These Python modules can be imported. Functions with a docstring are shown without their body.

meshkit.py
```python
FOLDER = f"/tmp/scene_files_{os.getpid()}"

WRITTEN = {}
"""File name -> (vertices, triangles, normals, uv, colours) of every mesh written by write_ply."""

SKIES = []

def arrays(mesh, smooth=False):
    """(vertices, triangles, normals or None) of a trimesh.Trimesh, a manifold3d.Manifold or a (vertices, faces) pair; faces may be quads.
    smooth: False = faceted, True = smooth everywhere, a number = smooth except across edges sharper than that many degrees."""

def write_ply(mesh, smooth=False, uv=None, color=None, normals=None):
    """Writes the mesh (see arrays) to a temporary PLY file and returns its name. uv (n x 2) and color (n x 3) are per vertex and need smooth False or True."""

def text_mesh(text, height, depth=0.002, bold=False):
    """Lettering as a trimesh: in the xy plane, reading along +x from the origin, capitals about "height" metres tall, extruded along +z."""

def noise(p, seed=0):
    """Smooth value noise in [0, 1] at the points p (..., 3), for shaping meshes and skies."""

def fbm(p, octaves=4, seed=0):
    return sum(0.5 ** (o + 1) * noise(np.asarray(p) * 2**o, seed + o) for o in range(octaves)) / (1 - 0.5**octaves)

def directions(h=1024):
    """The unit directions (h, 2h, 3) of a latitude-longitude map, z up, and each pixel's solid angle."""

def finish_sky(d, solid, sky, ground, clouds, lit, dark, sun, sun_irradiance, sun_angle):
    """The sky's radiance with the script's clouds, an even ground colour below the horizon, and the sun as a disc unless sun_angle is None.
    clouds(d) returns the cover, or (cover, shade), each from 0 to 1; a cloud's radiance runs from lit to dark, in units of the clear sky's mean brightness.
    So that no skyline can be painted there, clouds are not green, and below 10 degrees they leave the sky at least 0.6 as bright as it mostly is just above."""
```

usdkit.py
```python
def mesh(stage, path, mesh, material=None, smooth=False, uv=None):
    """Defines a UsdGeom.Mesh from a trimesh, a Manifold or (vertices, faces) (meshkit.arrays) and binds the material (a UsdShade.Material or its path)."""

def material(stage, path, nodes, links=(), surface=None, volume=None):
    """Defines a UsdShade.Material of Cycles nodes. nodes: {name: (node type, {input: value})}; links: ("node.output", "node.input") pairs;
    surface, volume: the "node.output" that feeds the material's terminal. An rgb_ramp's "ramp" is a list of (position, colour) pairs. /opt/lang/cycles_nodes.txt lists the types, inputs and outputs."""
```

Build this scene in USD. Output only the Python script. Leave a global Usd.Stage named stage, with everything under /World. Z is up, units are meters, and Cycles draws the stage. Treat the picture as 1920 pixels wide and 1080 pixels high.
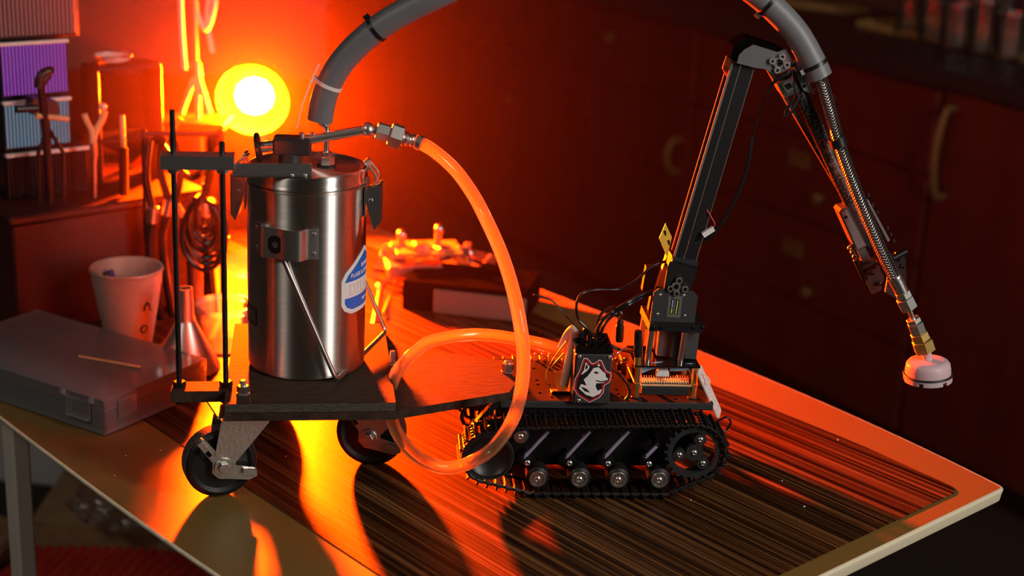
import math
import numpy as np
import trimesh
import shapely
from shapely.geometry import Polygon, Point, LineString, box as sbox
from shapely import affinity
import manifold3d as m3
import usdkit
import meshkit
from pxr import Usd, UsdGeom, UsdLux, Gf, Sdf, UsdShade

stage = Usd.Stage.CreateInMemory()
UsdGeom.SetStageUpAxis(stage, 'Z')
UsdGeom.SetStageMetersPerUnit(stage, 1.0)
UsdGeom.Xform.Define(stage, '/World')
rng = np.random.default_rng(7)

# ------------------------------------------------------------------ camera
EYE = np.array([0, 0, 1.47])
FPX, PITCH, ROLL = 2800.0, math.radians(18), math.radians(2.65)
FWD = np.array([0, math.cos(PITCH), -math.sin(PITCH)])
_r = np.array([1.0, 0, 0])
_u = np.cross(_r, FWD)
RIGHT = math.cos(ROLL) * _r + math.sin(ROLL) * _u
UP = -math.sin(ROLL) * _r + math.cos(ROLL) * _u
cam = UsdGeom.Camera.Define(stage, '/World/camera')
M = np.eye(4)
M[0, :3], M[1, :3], M[2, :3], M[3, :3] = RIGHT, UP, -FWD, EYE
cam.AddTransformOp().Set(Gf.Matrix4d(*M.ravel().tolist()))
cam.CreateHorizontalApertureAttr(36.0)
cam.CreateVerticalApertureAttr(36.0 * 1080 / 1920)
cam.CreateFocalLengthAttr(FPX / 1920 * 36.0)
cam.CreateFStopAttr(3.2)
cam.CreateFocusDistanceAttr(1.63)
cam.CreateClippingRangeAttr(Gf.Vec2f(0.05, 200))
cam.CreateExposureAttr(0.0)

# ------------------------------------------------------------------ lights
TZ = 0.75                                   # table top
LAMP = np.array([-0.44, 2.44, TZ + 0.24])   # bulb of the orange work lamp
LAMP_COLOR, LAMP_RADIANCE = (1.0, 0.054, 0.0003), 27000.0
HAZE_DENSITY, HAZE_G = 0.0150, 0.79


def look_at_matrix(eye, target):
    z = np.asarray(eye, float) - np.asarray(target, float)
    z /= np.linalg.norm(z)
    x = np.cross([0, 0, 1.0], z); x /= np.linalg.norm(x)
    y = np.cross(z, x)
    m = np.eye(4); m[0, :3], m[1, :3], m[2, :3], m[3, :3] = x, y, z, eye
    return Gf.Matrix4d(*m.ravel().tolist())


def rect_light(name, eye, target, w, h, power, color):
    l = UsdLux.RectLight.Define(stage, '/World/' + name)
    l.AddTransformOp().Set(look_at_matrix(eye, target))
    l.CreateWidthAttr(w); l.CreateHeightAttr(h)
    l.CreateIntensityAttr(power); l.CreateColorAttr(Gf.Vec3f(*color)); l.CreateExposureAttr(0)
    return l


rect_light('key_light', (1.42, 0.42, 1.78), (-0.05, 1.52, 0.90), 0.34, 1.10, 20.0, (1.0, 0.93, 0.85))
rect_light('room_light', (-1.35, 0.30, 2.30), (-0.6, 1.9, 0.5), 0.4, 0.4, 12.0, (1.0, 0.90, 0.78))
dome = UsdLux.DomeLight.Define(stage, '/World/room_ambience')
dome.CreateIntensityAttr(0.006); dome.CreateColorAttr(Gf.Vec3f(1.0, 0.75, 0.6))

# ------------------------------------------------------------------ materials
_T = usdkit._T
LOOKS = {}


def pm(name, color, rough=0.5, metal=0.0, bump=None, **kw):
    """principled material; bump = (scale, strength) of fine noise relief"""
    nodes = {'p': ('principled_bsdf', {'base_color': color, 'roughness': rough, 'metallic': metal, **kw})}
    links = []
    if bump:
        nodes['tc'] = ('texture_coordinate', {})
        nodes['n'] = ('noise_texture', {'scale': bump[0], 'detail': 3.0})
        nodes['b'] = ('bump', {'strength': bump[1], 'distance': 0.001})
        links = [('tc.object', 'n.vector'), ('n.fac', 'b.height'), ('b.normal', 'p.normal')]
    LOOKS[name] = usdkit.material(stage, '/World/Looks/' + name, nodes, links, surface='p.BSDF')
    return LOOKS[name]


def mottled(name, c1, c2, scale, rough=0.5, metal=0.0, stretch=(1, 1, 1), bump=0.0, lo=0.35, hi=0.65, detail=4.0, **kw):
    nodes = {'tc': ('texture_coordinate', {}), 'm': ('mapping', {'scale': stretch}),
             'n': ('noise_texture', {'scale': scale, 'detail': detail, 'roughness': 0.6}),
             'r': ('rgb_ramp', {'ramp': [(lo, c1), (hi, c2)]}),
             'p': ('principled_bsdf', {'roughness': rough, 'metallic': metal, **kw})}
    links = [('tc.object', 'm.vector'), ('m.vector', 'n.vector'), ('n.fac', 'r.fac'), ('r.color', 'p.base_color')]
    if bump:
        nodes['b'] = ('bump', {'strength': bump, 'distance': 0.001})
        links += [('n.fac', 'b.height'), ('b.normal', 'p.normal')]
    LOOKS[name] = usdkit.material(stage, '/World/Looks/' + name, nodes, links, surface='p.BSDF')
    return LOOKS[name]


K = (0.0065, 0.0065, 0.007)
pm('black_metal', K, 0.42, 0.0, (900, 0.25))
pm('black_plastic', (0.007, 0.007, 0.0075), 0.38)
pm('black_rubber', (0.008, 0.008, 0.008), 0.5)
pm('black_gloss', (0.006, 0.006, 0.006), 0.16)
pm('black_cable', (0.008, 0.008, 0.009), 0.3)
pm('textured_black', (0.022, 0.022, 0.024), 0.5, 0.0, (1500, 0.7))
pm('textured_grey', (0.12, 0.12, 0.125), 0.5, 0.0, (1500, 0.8))
pm('dark_grey_plastic', (0.022, 0.022, 0.023), 0.45)
pm('servo_grey', (0.065, 0.065, 0.065), 0.4)
pm('box_grey', (0.040, 0.039, 0.040), 0.42)
pm('foam_grey', (0.16, 0.16, 0.175), 0.45, 0.0, (300, 0.1))
pm('steel', (0.66, 0.63, 0.60), 0.36, 1.0)
pm('polished_steel', (0.80, 0.78, 0.76), 0.28, 1.0)
pm('zinc', (0.64, 0.62, 0.58), 0.36, 1.0, (260, 0.25))
pm('aluminium', (0.66, 0.65, 0.64), 0.34, 1.0)
pm('shock_steel', (0.30, 0.26, 0.38), 0.35)
pm('brass', (0.85, 0.60, 0.20), 0.38, 1.0)
pm('gold_pin', (0.85, 0.70, 0.40), 0.45, 0.7)
pm('white_plastic', (0.78, 0.77, 0.74), 0.4)
pm('cream_plastic', (0.62, 0.56, 0.43), 0.42)
pm('paper_white', (0.82, 0.80, 0.78), 0.6)
pm('yellow_plate', (0.75, 0.50, 0.06), 0.4)
pm('orange_plate', (0.70, 0.22, 0.05), 0.4)
pm('orange_wire', (0.75, 0.36, 0.05), 0.4)
pm('red_wire', (0.5, 0.02, 0.015), 0.4)
pm('pale_blue_foam', (0.30, 0.45, 0.62), 0.6)
pm('sticker_white', (0.86, 0.86, 0.85), 0.45)
pm('sticker_blue', (0.0, 0.15, 0.66), 0.4)
pm('emboss_white', (0.74, 0.74, 0.74), 0.45)
pm('matte_black', (0.0028, 0.0028, 0.003), 0.8, specular_ior_level=0.0)
pm('arm_black', (0.009, 0.008, 0.009), 0.5, specular_ior_level=0.25)
pm('old_brass', (0.20, 0.115, 0.035), 0.5, 0.4)
pm('emblem_red', (0.42, 0.012, 0.02), 0.45)
pm('emblem_black', (0.012, 0.008, 0.010), 0.45)
pm('label_green', (0.35, 0.62, 0.06), 0.5)
pm('label_purple', (0.40, 0.32, 0.62), 0.5)
pm('label_grey', (0.12, 0.12, 0.11), 0.5)
pm('leg_paint', (0.80, 0.74, 0.62), 0.45)
pm('floor_paint', (0.03, 0.020, 0.013), 0.7)
pm('lip_grey', (0.16, 0.15, 0.14), 0.45)
pm('wall_paint', (0.16, 0.045, 0.03), 0.8)
pm('column_paint', (0.50, 0.42, 0.33), 0.8)
pm('white_panel', (0.80, 0.80, 0.80), 0.6)
pm('counter_black', (0.012, 0.012, 0.013), 0.5)
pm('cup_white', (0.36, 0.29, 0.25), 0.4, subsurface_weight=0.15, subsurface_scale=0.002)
pm('ink_dark', (0.03, 0.012, 0.02), 0.5)
pm('pen_blue', (0.04, 0.03, 0.18), 0.3)
pm('plate_engraved', (0.07, 0.06, 0.055), 0.4, 0.6)
mottled('cart_wood', (0.028, 0.016, 0.011), (0.058, 0.033, 0.022), 60, 0.75, 0.0, (1, 6, 1), 0.4, specular_ior_level=0.15)
mottled('cart_edge', (0.030, 0.024, 0.020), (0.095, 0.078, 0.062), 300, 0.6, 0.0, (0.6, 0.6, 4), 0.5)
mottled('cardboard', (0.34, 0.20, 0.10), (0.44, 0.27, 0.14), 18, 0.8)
mottled('red_glow_cloth', (0.62, 0.020, 0.008), (0.80, 0.06, 0.02), 60, 0.9, 0.0, (3, 0.4, 1), 0.5)  # red stands in for light on the under-table cloth; organizer parts share it
mottled('yellow_card', (0.42, 0.27, 0.03), (0.55, 0.40, 0.07), 160, 0.7)
mottled('pine_stick', (0.55, 0.36, 0.16), (0.65, 0.46, 0.24), 40, 0.6)
mottled('case_wood', (0.045, 0.006, 0.003), (0.060, 0.009, 0.005), 9, 0.5)
mottled('cabinet_wood', (0.085, 0.008, 0.004), (0.115, 0.013, 0.006), 9, 0.42, 0.0, (1, 1, 0.15))
mottled('wheel_tread', (0.035, 0.030, 0.028), (0.11, 0.09, 0.08), 420, 0.7, 0.0, (1, 1, 1), 0.6)
mottled('carbon_fibre', (0.006, 0.006, 0.006), (0.09, 0.085, 0.075), 420, 0.30, 0.0, (1, 1, 1), 0.0, 0.46, 0.60)
mottled('perforated_white', (0.78, 0.66, 0.62), (0.80, 0.74, 0.72), 40, 0.5)
mottled('tan_mat', (0.42, 0.26, 0.08), (0.50, 0.32, 0.11), 20, 0.7)

# brushed stainless steel of the flask: fine horizontal grain
usdkit.material(stage, '/World/Looks/brushed_steel', {
    'tc': ('texture_coordinate', {}), 'm': ('mapping', {'scale': (6, 6, 500)}),
    'n': ('noise_texture', {'scale': 3, 'detail': 4}), 'r': ('map_range', {'to_min': 0.33, 'to_max': 0.40}),
    'c': ('rgb_ramp', {'ramp': [(0.3, (0.66, 0.62, 0.58)), (0.7, (0.76, 0.72, 0.68))]}),
    't': ('combine_xyz', {'x': 0.0, 'y': 0.0, 'z': 1.0}),
    'p': ('principled_bsdf', {'metallic': 1.0, 'anisotropic': 0.98})},
    [('tc.object', 'm.vector'), ('m.vector', 'n.vector'), ('n.fac', 'r.value'), ('r.result', 'p.roughness'), ('n.fac', 'c.fac'),
     ('c.color', 'p.base_color'), ('t.vector', 'p.tangent')], surface='p.BSDF')

# striped wood laminate of the table: grain along the table's x
usdkit.material(stage, '/World/Looks/striped_laminate', {
    'tc': ('texture_coordinate', {}), 'm': ('mapping', {'scale': (0.9, 150, 1)}), 'm2': ('mapping', {'scale': (2.0, 420, 1)}),
    'n': ('noise_texture', {'scale': 1.0, 'detail': 3, 'roughness': 0.55}), 'n2': ('noise_texture', {'scale': 1.0, 'detail': 2}),
    'mx': ('mix_float', {'fac': 0.45}),
    'r': ('rgb_ramp', {'ramp': [(0.40, (0.006, 0.0025, 0.001)), (0.47, (0.026, 0.010, 0.003)), (0.54, (0.075, 0.030, 0.009)), (0.62, (0.19, 0.085, 0.026))]}),
    'p': ('principled_bsdf', {'roughness': 0.38, 'specular_ior_level': 0.22})},
    [('tc.object', 'm.vector'), ('tc.object', 'm2.vector'), ('m.vector', 'n.vector'), ('m2.vector', 'n2.vector'), ('n.fac', 'mx.a'), ('n2.fac', 'mx.b'),
     ('mx.result', 'r.fac'), ('r.color', 'p.base_color')], surface='p.BSDF')
pm('table_border', (0.175, 0.105, 0.024), 0.45, 0.0, (500, 0.04))
pm('table_edge', (0.78, 0.70, 0.50), 0.38)


def glassy(name, color, rough, trans=1.0, ior=1.45, diffuse=None, fac=0.3, translucent=None):
    """clear plastic: transmission mixed with a little translucency"""
    nodes = {'p': ('principled_bsdf', {'base_color': color, 'roughness': rough, 'transmission_weight': trans, 'ior': ior})}
    links, out = [], 'p.BSDF'
    if translucent:
        nodes['t'] = ('translucent_bsdf', {'color': translucent})
        nodes['mix'] = ('mix_closure', {'fac': fac})
        links = [('p.BSDF', 'mix.closure1'), ('t.BSDF', 'mix.closure2')]
        out = 'mix.closure'
    LOOKS[name] = usdkit.material(stage, '/World/Looks/' + name, nodes, links, surface=out)


glassy('clear_tubing', (0.98, 0.95, 0.90), 0.05, 1.0, 1.40, translucent=(1.0, 0.92, 0.50), fac=0.18)
glassy('frosted_white', (0.60, 0.47, 0.50), 0.40, 0.0, 1.4, translucent=(0.8, 0.7, 0.7), fac=0.12)


def pane(name, tint, haze_color, haze_amount, gloss=0.10):
    """thin clear plastic sheet: see-through, a little milky, with a sheen"""
    usdkit.material(stage, '/World/Looks/' + name, {
        't': ('transparent_bsdf', {'color': tint}), 'd': ('diffuse_bsdf', {'color': haze_color}), 'l': ('translucent_bsdf', {'color': haze_color}),
        'g': ('glossy_bsdf', {'color': (0.9, 0.9, 0.9), 'roughness': gloss}), 'f': ('fresnel', {'IOR': 1.45}),
        'dl': ('mix_closure', {'fac': 0.45}), 'a': ('mix_closure', {'fac': haze_amount}), 'b': ('mix_closure', {})},
        [('d.BSDF', 'dl.closure1'), ('l.BSDF', 'dl.closure2'), ('t.BSDF', 'a.closure1'), ('dl.closure', 'a.closure2'), ('a.closure', 'b.closure1'),
         ('g.BSDF', 'b.closure2'), ('f.fac', 'b.fac')], surface='b.closure')


pane('milky_plastic', (0.93, 0.93, 0.95), (0.92, 0.93, 0.99), 0.26)
pane('cloudy_plastic', (0.90, 0.90, 0.95), (0.95, 0.95, 1.0), 0.90)
pane('clear_sheet', (0.94, 0.92, 0.90), (0.70, 0.60, 0.50), 0.22, 0.12)
pane('lab_glass', (0.92, 0.93, 0.92), (0.5, 0.5, 0.5), 0.06, 0.05)


def glow(name, color, strength):
    usdkit.material(stage, '/World/Looks/' + name, {'e': ('emission', {'color': color, 'strength': strength})}, [], surface='e.emission')


glow('lamp_glow', LAMP_COLOR, LAMP_RADIANCE)
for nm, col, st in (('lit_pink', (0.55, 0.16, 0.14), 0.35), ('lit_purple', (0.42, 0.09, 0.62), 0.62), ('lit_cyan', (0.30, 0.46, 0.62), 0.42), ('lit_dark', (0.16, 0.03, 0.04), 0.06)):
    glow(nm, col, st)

# steel braid: herringbone from the tube's own uv
usdkit.material(stage, '/World/Looks/steel_braid', {
    'uv': ('texture_coordinate', {}), 's': ('separate_xyz', {}),
    'uu': ('math', {'math_type': 'multiply', 'value2': 12.0}), 'tri': ('math', {'math_type': 'pingpong', 'value2': 1.0}),
    'vv': ('math', {'math_type': 'multiply', 'value2': 310.0}), 'sum': ('math', {'math_type': 'add'}),
    'fr': ('math', {'math_type': 'pingpong', 'value2': 0.5}),
    'r': ('rgb_ramp', {'ramp': [(0.06, (0.02, 0.018, 0.016)), (0.20, (0.50, 0.47, 0.46)), (0.5, (0.72, 0.69, 0.70))]}),
    'b': ('bump', {'strength': 1.0, 'distance': 0.002}),
    'p': ('principled_bsdf', {'metallic': 1.0, 'roughness': 0.30})},
    [('uv.UV', 's.vector'), ('s.x', 'uu.value1'), ('uu.value', 'tri.value1'), ('s.y', 'vv.value1'), ('vv.value', 'sum.value1'), ('tri.value', 'sum.value2'),
     ('sum.value', 'fr.value1'), ('fr.value', 'r.fac'), ('r.color', 'p.base_color'), ('fr.value', 'b.height'), ('b.normal', 'p.normal')], surface='p.BSDF')

# ------------------------------------------------------------------ mesh helpers
Rx, Ry, Rz = ([1, 0, 0], [0, 1, 0], [0, 0, 1])


def rot(mesh, deg, axis, p=(0, 0, 0)):
    m = mesh.copy()
    m.apply_transform(trimesh.transformations.rotation_matrix(math.radians(deg), axis, p))
    return m


def mv(mesh, x, y=None, z=None):
    m = mesh.copy()
    m.apply_translation(np.asarray(x, float) if y is None else [x, y, z])
    return m


def xf(mesh, mat):
    m = mesh.copy(); m.apply_transform(mat); return m


def cat(*ms):
    flat = []
    for m in ms:
        flat += list(m) if isinstance(m, (list, tuple)) else [m]
    return trimesh.util.concatenate([trimesh.Trimesh(m.vertices, m.faces, process=False) for m in flat])


def tri(man):
    a = man.to_mesh()
    return trimesh.Trimesh(a.vert_properties[:, :3], a.tri_verts, process=False)


def hull(points):
    return trimesh.Trimesh(points).convex_hull if False else trimesh.convex.convex_hull(np.asarray(points, float))


def bx(sx, sy, sz, c=(0, 0, 0), b=0.0008):
    """chamfered box centred on c"""
    h = np.array([sx, sy, sz]) / 2
    b = min(b, 0.45 * min(sx, sy, sz))
    pts = []
    for s in np.ndindex(2, 2, 2):
        sg = np.array(s) * 2 - 1
        for k in range(3):
            q = h - b; q = q.copy(); q[k] = h[k]
            pts.append(sg * q)
    m = hull(np.array(pts))
    m.apply_translation(c)
    return m


def frame_to(a, b):
    a, b = np.asarray(a, float), np.asarray(b, float)
    z = b - a; L = np.linalg.norm(z); z = z / L
    x = np.cross([0, 0, 1.0], z)
    x = np.array([1.0, 0, 0]) if np.linalg.norm(x) < 1e-6 else x / np.linalg.norm(x)
    y = np.cross(z, x)
    m = np.eye(4); m[:3, 0], m[:3, 1], m[:3, 2], m[:3, 3] = x, y, z, a
    return m, L


def lathe(prof, n=32, axis=None):
    """(r, z) profile turned about z; axis = (a, b): z runs from a towards b"""
    prof = np.asarray(prof, float)
    th = np.arange(n) * 2 * np.pi / n
    vs, fs, rings = [], [], []
    for r, z in prof:
        if r < 1e-7:
            rings.append([len(vs)]); vs.append((0, 0, z))
        else:
            rings.append(list(range(len(vs), len(vs) + n))); vs += [(r * math.cos(t), r * math.sin(t), z) for t in th]
    for A, B in zip(rings, rings[1:]):
        for i in range(n):
            j = (i + 1) % n
            if len(A) == 1 and len(B) == 1: continue
            if len(A) == 1: fs.append((A[0], B[j], B[i]))
            elif len(B) == 1: fs.append((A[i], A[j], B[0]))
            else: fs += [(A[i], A[j], B[j]), (A[i], B[j], B[i])]
    m = trimesh.Trimesh(vs, fs, process=False)
    if axis is not None:
        m = xf(m, frame_to(*axis)[0])
    return m


def rod(a, b, r, n=16, c=None, r2=None):
    """capped cylinder (or cone) from a to b with a small edge chamfer"""
    m, L = frame_to(a, b)
    r2 = r if r2 is None else r2
    c = min(0.15 * min(r, r2), 0.2 * L) if c is None else c
    return xf(lathe([(0, 0), (r - c, 0), (r, c), (r2, L - c), (r2 - c, L), (0, L)], n), m)


def hexrod(a, b, af, c=0.12):
    """hexagon bar, af = across flats"""
    m, L = frame_to(a, b)
    r = af / math.sqrt(3); k = af * c * 0.5
    return xf(lathe([(0, 0), (r - k, 0), (r, k * 0.6), (r, L - k * 0.6), (r - k, L), (0, L)], 6), m)


def ring(a, b, ro, ri, n=28):
    m, L = frame_to(a, b); c = min(0.12 * (ro - ri), 0.2 * L)
    return xf(lathe([(ri, 0), (ro - c, 0), (ro, c), (ro, L - c), (ro - c, L), (ri, L), (ri, 0)], n), m)


def spline(pts, n=12, closed=False):
    """Catmull-Rom through pts"""
    p = np.asarray(pts, float)
    q = np.vstack([2 * p[0] - p[1], p, 2 * p[-1] - p[-2]])
    out = []
    for i in range(1, len(q) - 2):
        a, b, c, d = q[i - 1], q[i], q[i + 1], q[i + 2]
        for t in np.linspace(0, 1, n, endpoint=False):
            out.append(0.5 * (2 * b + (c - a) * t + (2 * a - 5 * b + 4 * c - d) * t * t + (3 * b - a - 3 * c + d) * t ** 3))
    out.append(p[-1])
    return np.array(out)


def frames(p):
    t = np.gradient(p, axis=0); t /= np.linalg.norm(t, axis=1, keepdims=True)
    a = np.cross(t[0], [0, 0, 1.0])
    if np.linalg.norm(a) < 1e-3: a = np.cross(t[0], [0, 1.0, 0])
    a /= np.linalg.norm(a); A = []
    for k in range(len(p)):
        a = a - t[k] * (a @ t[k]); a /= np.linalg.norm(a); A.append(a)
    A = np.array(A)
    return t, A, np.cross(t, A)


def tube(p, r, n=10, caps=True, inner=None, uv=False):
    """round tube along the polyline p; inner = bore radius"""
    p = np.asarray(p, float); t, a, b = frames(p)
    R = np.broadcast_to(r, (len(p),))
    k = n + 1 if uv else n
    th = np.arange(k) * 2 * np.pi / n

    def skin(rad, flip):
        v = p[:, None] + rad[:, None, None] * (np.cos(th)[None, :, None] * a[:, None] + np.sin(th)[None, :, None] * b[:, None])
        f = []
        for i in range(len(p) - 1):
            for j in range(n):
                q = (i * k + j, i * k + (j + 1) % k, (i + 1) * k + (j + 1) % k, (i + 1) * k + j)
                f += [(q[0], q[1], q[2]), (q[0], q[2], q[3])] if not flip else [(q[0], q[2], q[1]), (q[0], q[3], q[2])]
        return v.reshape(-1, 3), f
    v, f = skin(R, False)
    v, f = list(v), list(f)
    L = len(p)
    if inner is not None:
        w, g = skin(np.full(L, inner), True); o = len(v)
        v += list(w); f += [(x + o, y + o, z + o) for x, y, z in g]
        for j in range(n):
            j2 = (j + 1) % k
            f += [(j, o + j2, j2), (j, o + j, o + j2)]
            e = (L - 1) * k
            f += [(e + j, e + j2, o + e + j2), (e + j, o + e + j2, o + e + j)]
    elif caps:
        v += [p[0], p[-1]]; c0, c1 = len(v) - 2, len(v) - 1; e = (L - 1) * k
        for j in range(n):
            f += [(c0, (j + 1) % k, j), (c1, e + j, e + (j + 1) % k)]
    m = trimesh.Trimesh(np.array(v), np.array(f), process=False)
    if uv:
        s = np.concatenate([[0], np.cumsum(np.linalg.norm(np.diff(p, axis=0), axis=1))])
        U = np.stack([np.tile(np.arange(k) / n, L), np.repeat(s, k)], 1)
        U = np.vstack([U, np.zeros((len(v) - len(U), 2))])
        return m, U
    return m


def ribbon(p, w, th, updir):
    """flat strip of width w and thickness th along p"""
    p = np.asarray(p, float); t = np.gradient(p, axis=0); t /= np.linalg.norm(t, axis=1, keepdims=True)
    u = np.broadcast_to(np.asarray(updir, float), p.shape); s = np.cross(t, u); s /= np.linalg.norm(s, axis=1, keepdims=True)
    n = np.cross(s, t)
    v = np.stack([p + s * w / 2 + n * th / 2, p - s * w / 2 + n * th / 2, p - s * w / 2 - n * th / 2, p + s * w / 2 - n * th / 2], 1).reshape(-1, 3)
    f = []
    for i in range(len(p) - 1):
        for j in range(4):
            a, b = i * 4 + j, i * 4 + (j + 1) % 4
            f += [(a, b, b + 4), (a, b + 4, a + 4)]
    e = 4 * (len(p) - 1)
    f += [(0, 2, 1), (0, 3, 2), (e, e + 1, e + 2), (e, e + 2, e + 3)]
    return trimesh.Trimesh(v, f, process=False)


def slab(poly, th, origin=(0, 0, 0), ux=(1, 0, 0), uy=(0, 1, 0)):
    """shapely polygon (or points) extruded by th along ux x uy, its plane's axes ux, uy at origin"""
    if not hasattr(poly, 'geom_type'):
        poly = Polygon(poly)
    if not poly.is_valid: poly = poly.buffer(0)
    gs = getattr(poly, 'geoms', [poly])
    m = cat([trimesh.creation.extrude_polygon(g, th, engine='earcut') for g in gs])
    ux = np.asarray(ux, float); ux = ux / np.linalg.norm(ux); uy = np.asarray(uy, float); uy = uy / np.linalg.norm(uy)
    T = np.eye(4); T[:3, 0], T[:3, 1], T[:3, 2], T[:3, 3] = ux, uy, np.cross(ux, uy), origin
    return xf(m, T)


def rrect(w, h, r, cx=0, cy=0):
    return sbox(cx - w / 2 + r, cy - h / 2 + r, cx + w / 2 - r, cy + h / 2 - r).buffer(r, 6)


def bolt(p, d, r=0.003, shank=0.0):
    """button-head screw at p pointing along d, with a socket"""
    p, d = np.asarray(p, float), np.asarray(d, float); d = d / np.linalg.norm(d)
    h = 0.6 * r
    return lathe([(0, -0.0002), (r, -0.0002), (r, h * 0.35), (r * 0.8, h * 0.8), (r * 0.5, h), (r * 0.45, h * 0.45), (0, h * 0.45)], 18, (p, p + d))


# pixel -> world: where a sight line meets a horizontal or a vertical plane
def sight(px, py):
    return (px - 960) * RIGHT - (py - 540) * UP + FPX * FWD


def at(px, py, z):
    d = sight(px, py); return EYE + d * (z - EYE[2]) / d[2]


def atv(px, py, p0, deg):
    a = math.radians(deg); n = np.array([-math.sin(a), math.cos(a), 0]); d = sight(px, py)
    p = np.array([p0[0], p0[1], 0.0]); return EYE + d * ((p - EYE) @ n) / (d @ n)


def pyy(px, py, y):
    d = sight(px, py); return EYE + d * ((y - EYE[1]) / d[1])


# ------------------------------------------------------------------ scene helpers
COUNT = {}


def numbered(parent, name):
    k = COUNT.get((parent, name), 0); COUNT[(parent, name)] = k + 1
    return f'{parent}/{name}' + (f'_{k:03d}' if k else '')


FRAME = {}


def meta(prim, label=None, category=None, group=None, kind=None):
    for k, v in (('label', label), ('category', category), ('group', group), ('kind', kind)):
        if v: prim.SetCustomDataByKey(k, v)


def thing(name, label, category, loc=(0, 0, 0), rz=0.0, group=None, world=False):
    """an Xform at the thing's base; world=True: its parts are given in world coordinates"""
    path = numbered('/World', name)
    x = UsdGeom.Xform.Define(stage, path)
    x.AddTranslateOp().Set(Gf.Vec3d(*map(float, loc)))
    if rz: x.AddRotateZOp().Set(float(rz))
    T = trimesh.transformations.rotation_matrix(math.radians(rz), Rz); T[:3, 3] = loc
    FRAME[path] = np.linalg.inv(T) if world else None
    meta(x.GetPrim(), label, category, group)
    return path


def part(parent, name, mesh, mat, smooth=35, label=None, kind=None, uv=None):
    path = numbered(parent, name)
    root = '/World/' + parent.split('/')[2]
    inv = FRAME.get(root)
    m = trimesh.Trimesh(mesh.vertices, mesh.faces, process=False)
    if inv is not None: m = xf(m, inv)
    p = usdkit.mesh(stage, path, m, '/World/Looks/' + mat, smooth=True if uv is not None else smooth, uv=uv)
    meta(p.GetPrim(), label, kind=kind)
    return path


def solo(name, mesh, mat, label=None, category=None, group=None, kind=None, loc=(0, 0, 0), rz=0.0, smooth=35):
    """a top-level thing that is one mesh, mesh given in its own frame"""
    path = numbered('/World', name)
    p = usdkit.mesh(stage, path, mesh, '/World/Looks/' + mat, smooth=smooth)
    p.AddTranslateOp().Set(Gf.Vec3d(*map(float, loc)))
    if rz: p.AddRotateZOp().Set(float(rz))
    meta(p.GetPrim(), label, category, group, kind)
    FRAME[path] = None
    return path


def bend(pts, r=0.010, k=6):
    out = [np.asarray(pts[0], float)]
    for a, b, c in zip(pts, pts[1:], pts[2:]):
        a, b, c = map(np.asarray, (a, b, c)); u = (a - b) / np.linalg.norm(a - b); v = (c - b) / np.linalg.norm(c - b)
        s, e = b + u * r, b + v * r
        for t in np.linspace(0, 1, k):
            out.append((1 - t) ** 2 * s + 2 * t * (1 - t) * b + t * t * e)
    out.append(np.asarray(pts[-1], float))
    return np.array(out)

# ================================================================== the setting
solo('floor', bx(8, 9, 0.1, (0, 3.5, -0.05), 0.001), 'floor_paint', kind='structure')
CAB = 121.3                                    # direction in which the cabinet run recedes
CD = np.array([math.cos(math.radians(CAB)), math.sin(math.radians(CAB)), 0])
CN = np.array([-CD[1], CD[0], 0])              # out of the cabinet fronts, towards the table
c0 = at(1600, 95, 0.95) - CN * 0.03            # a point of the cabinet fronts


def cabp(u, out, z):
    return np.array([c0[0], c0[1], 0]) + CD * u + CN * out + np.array([0, 0, z])


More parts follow.
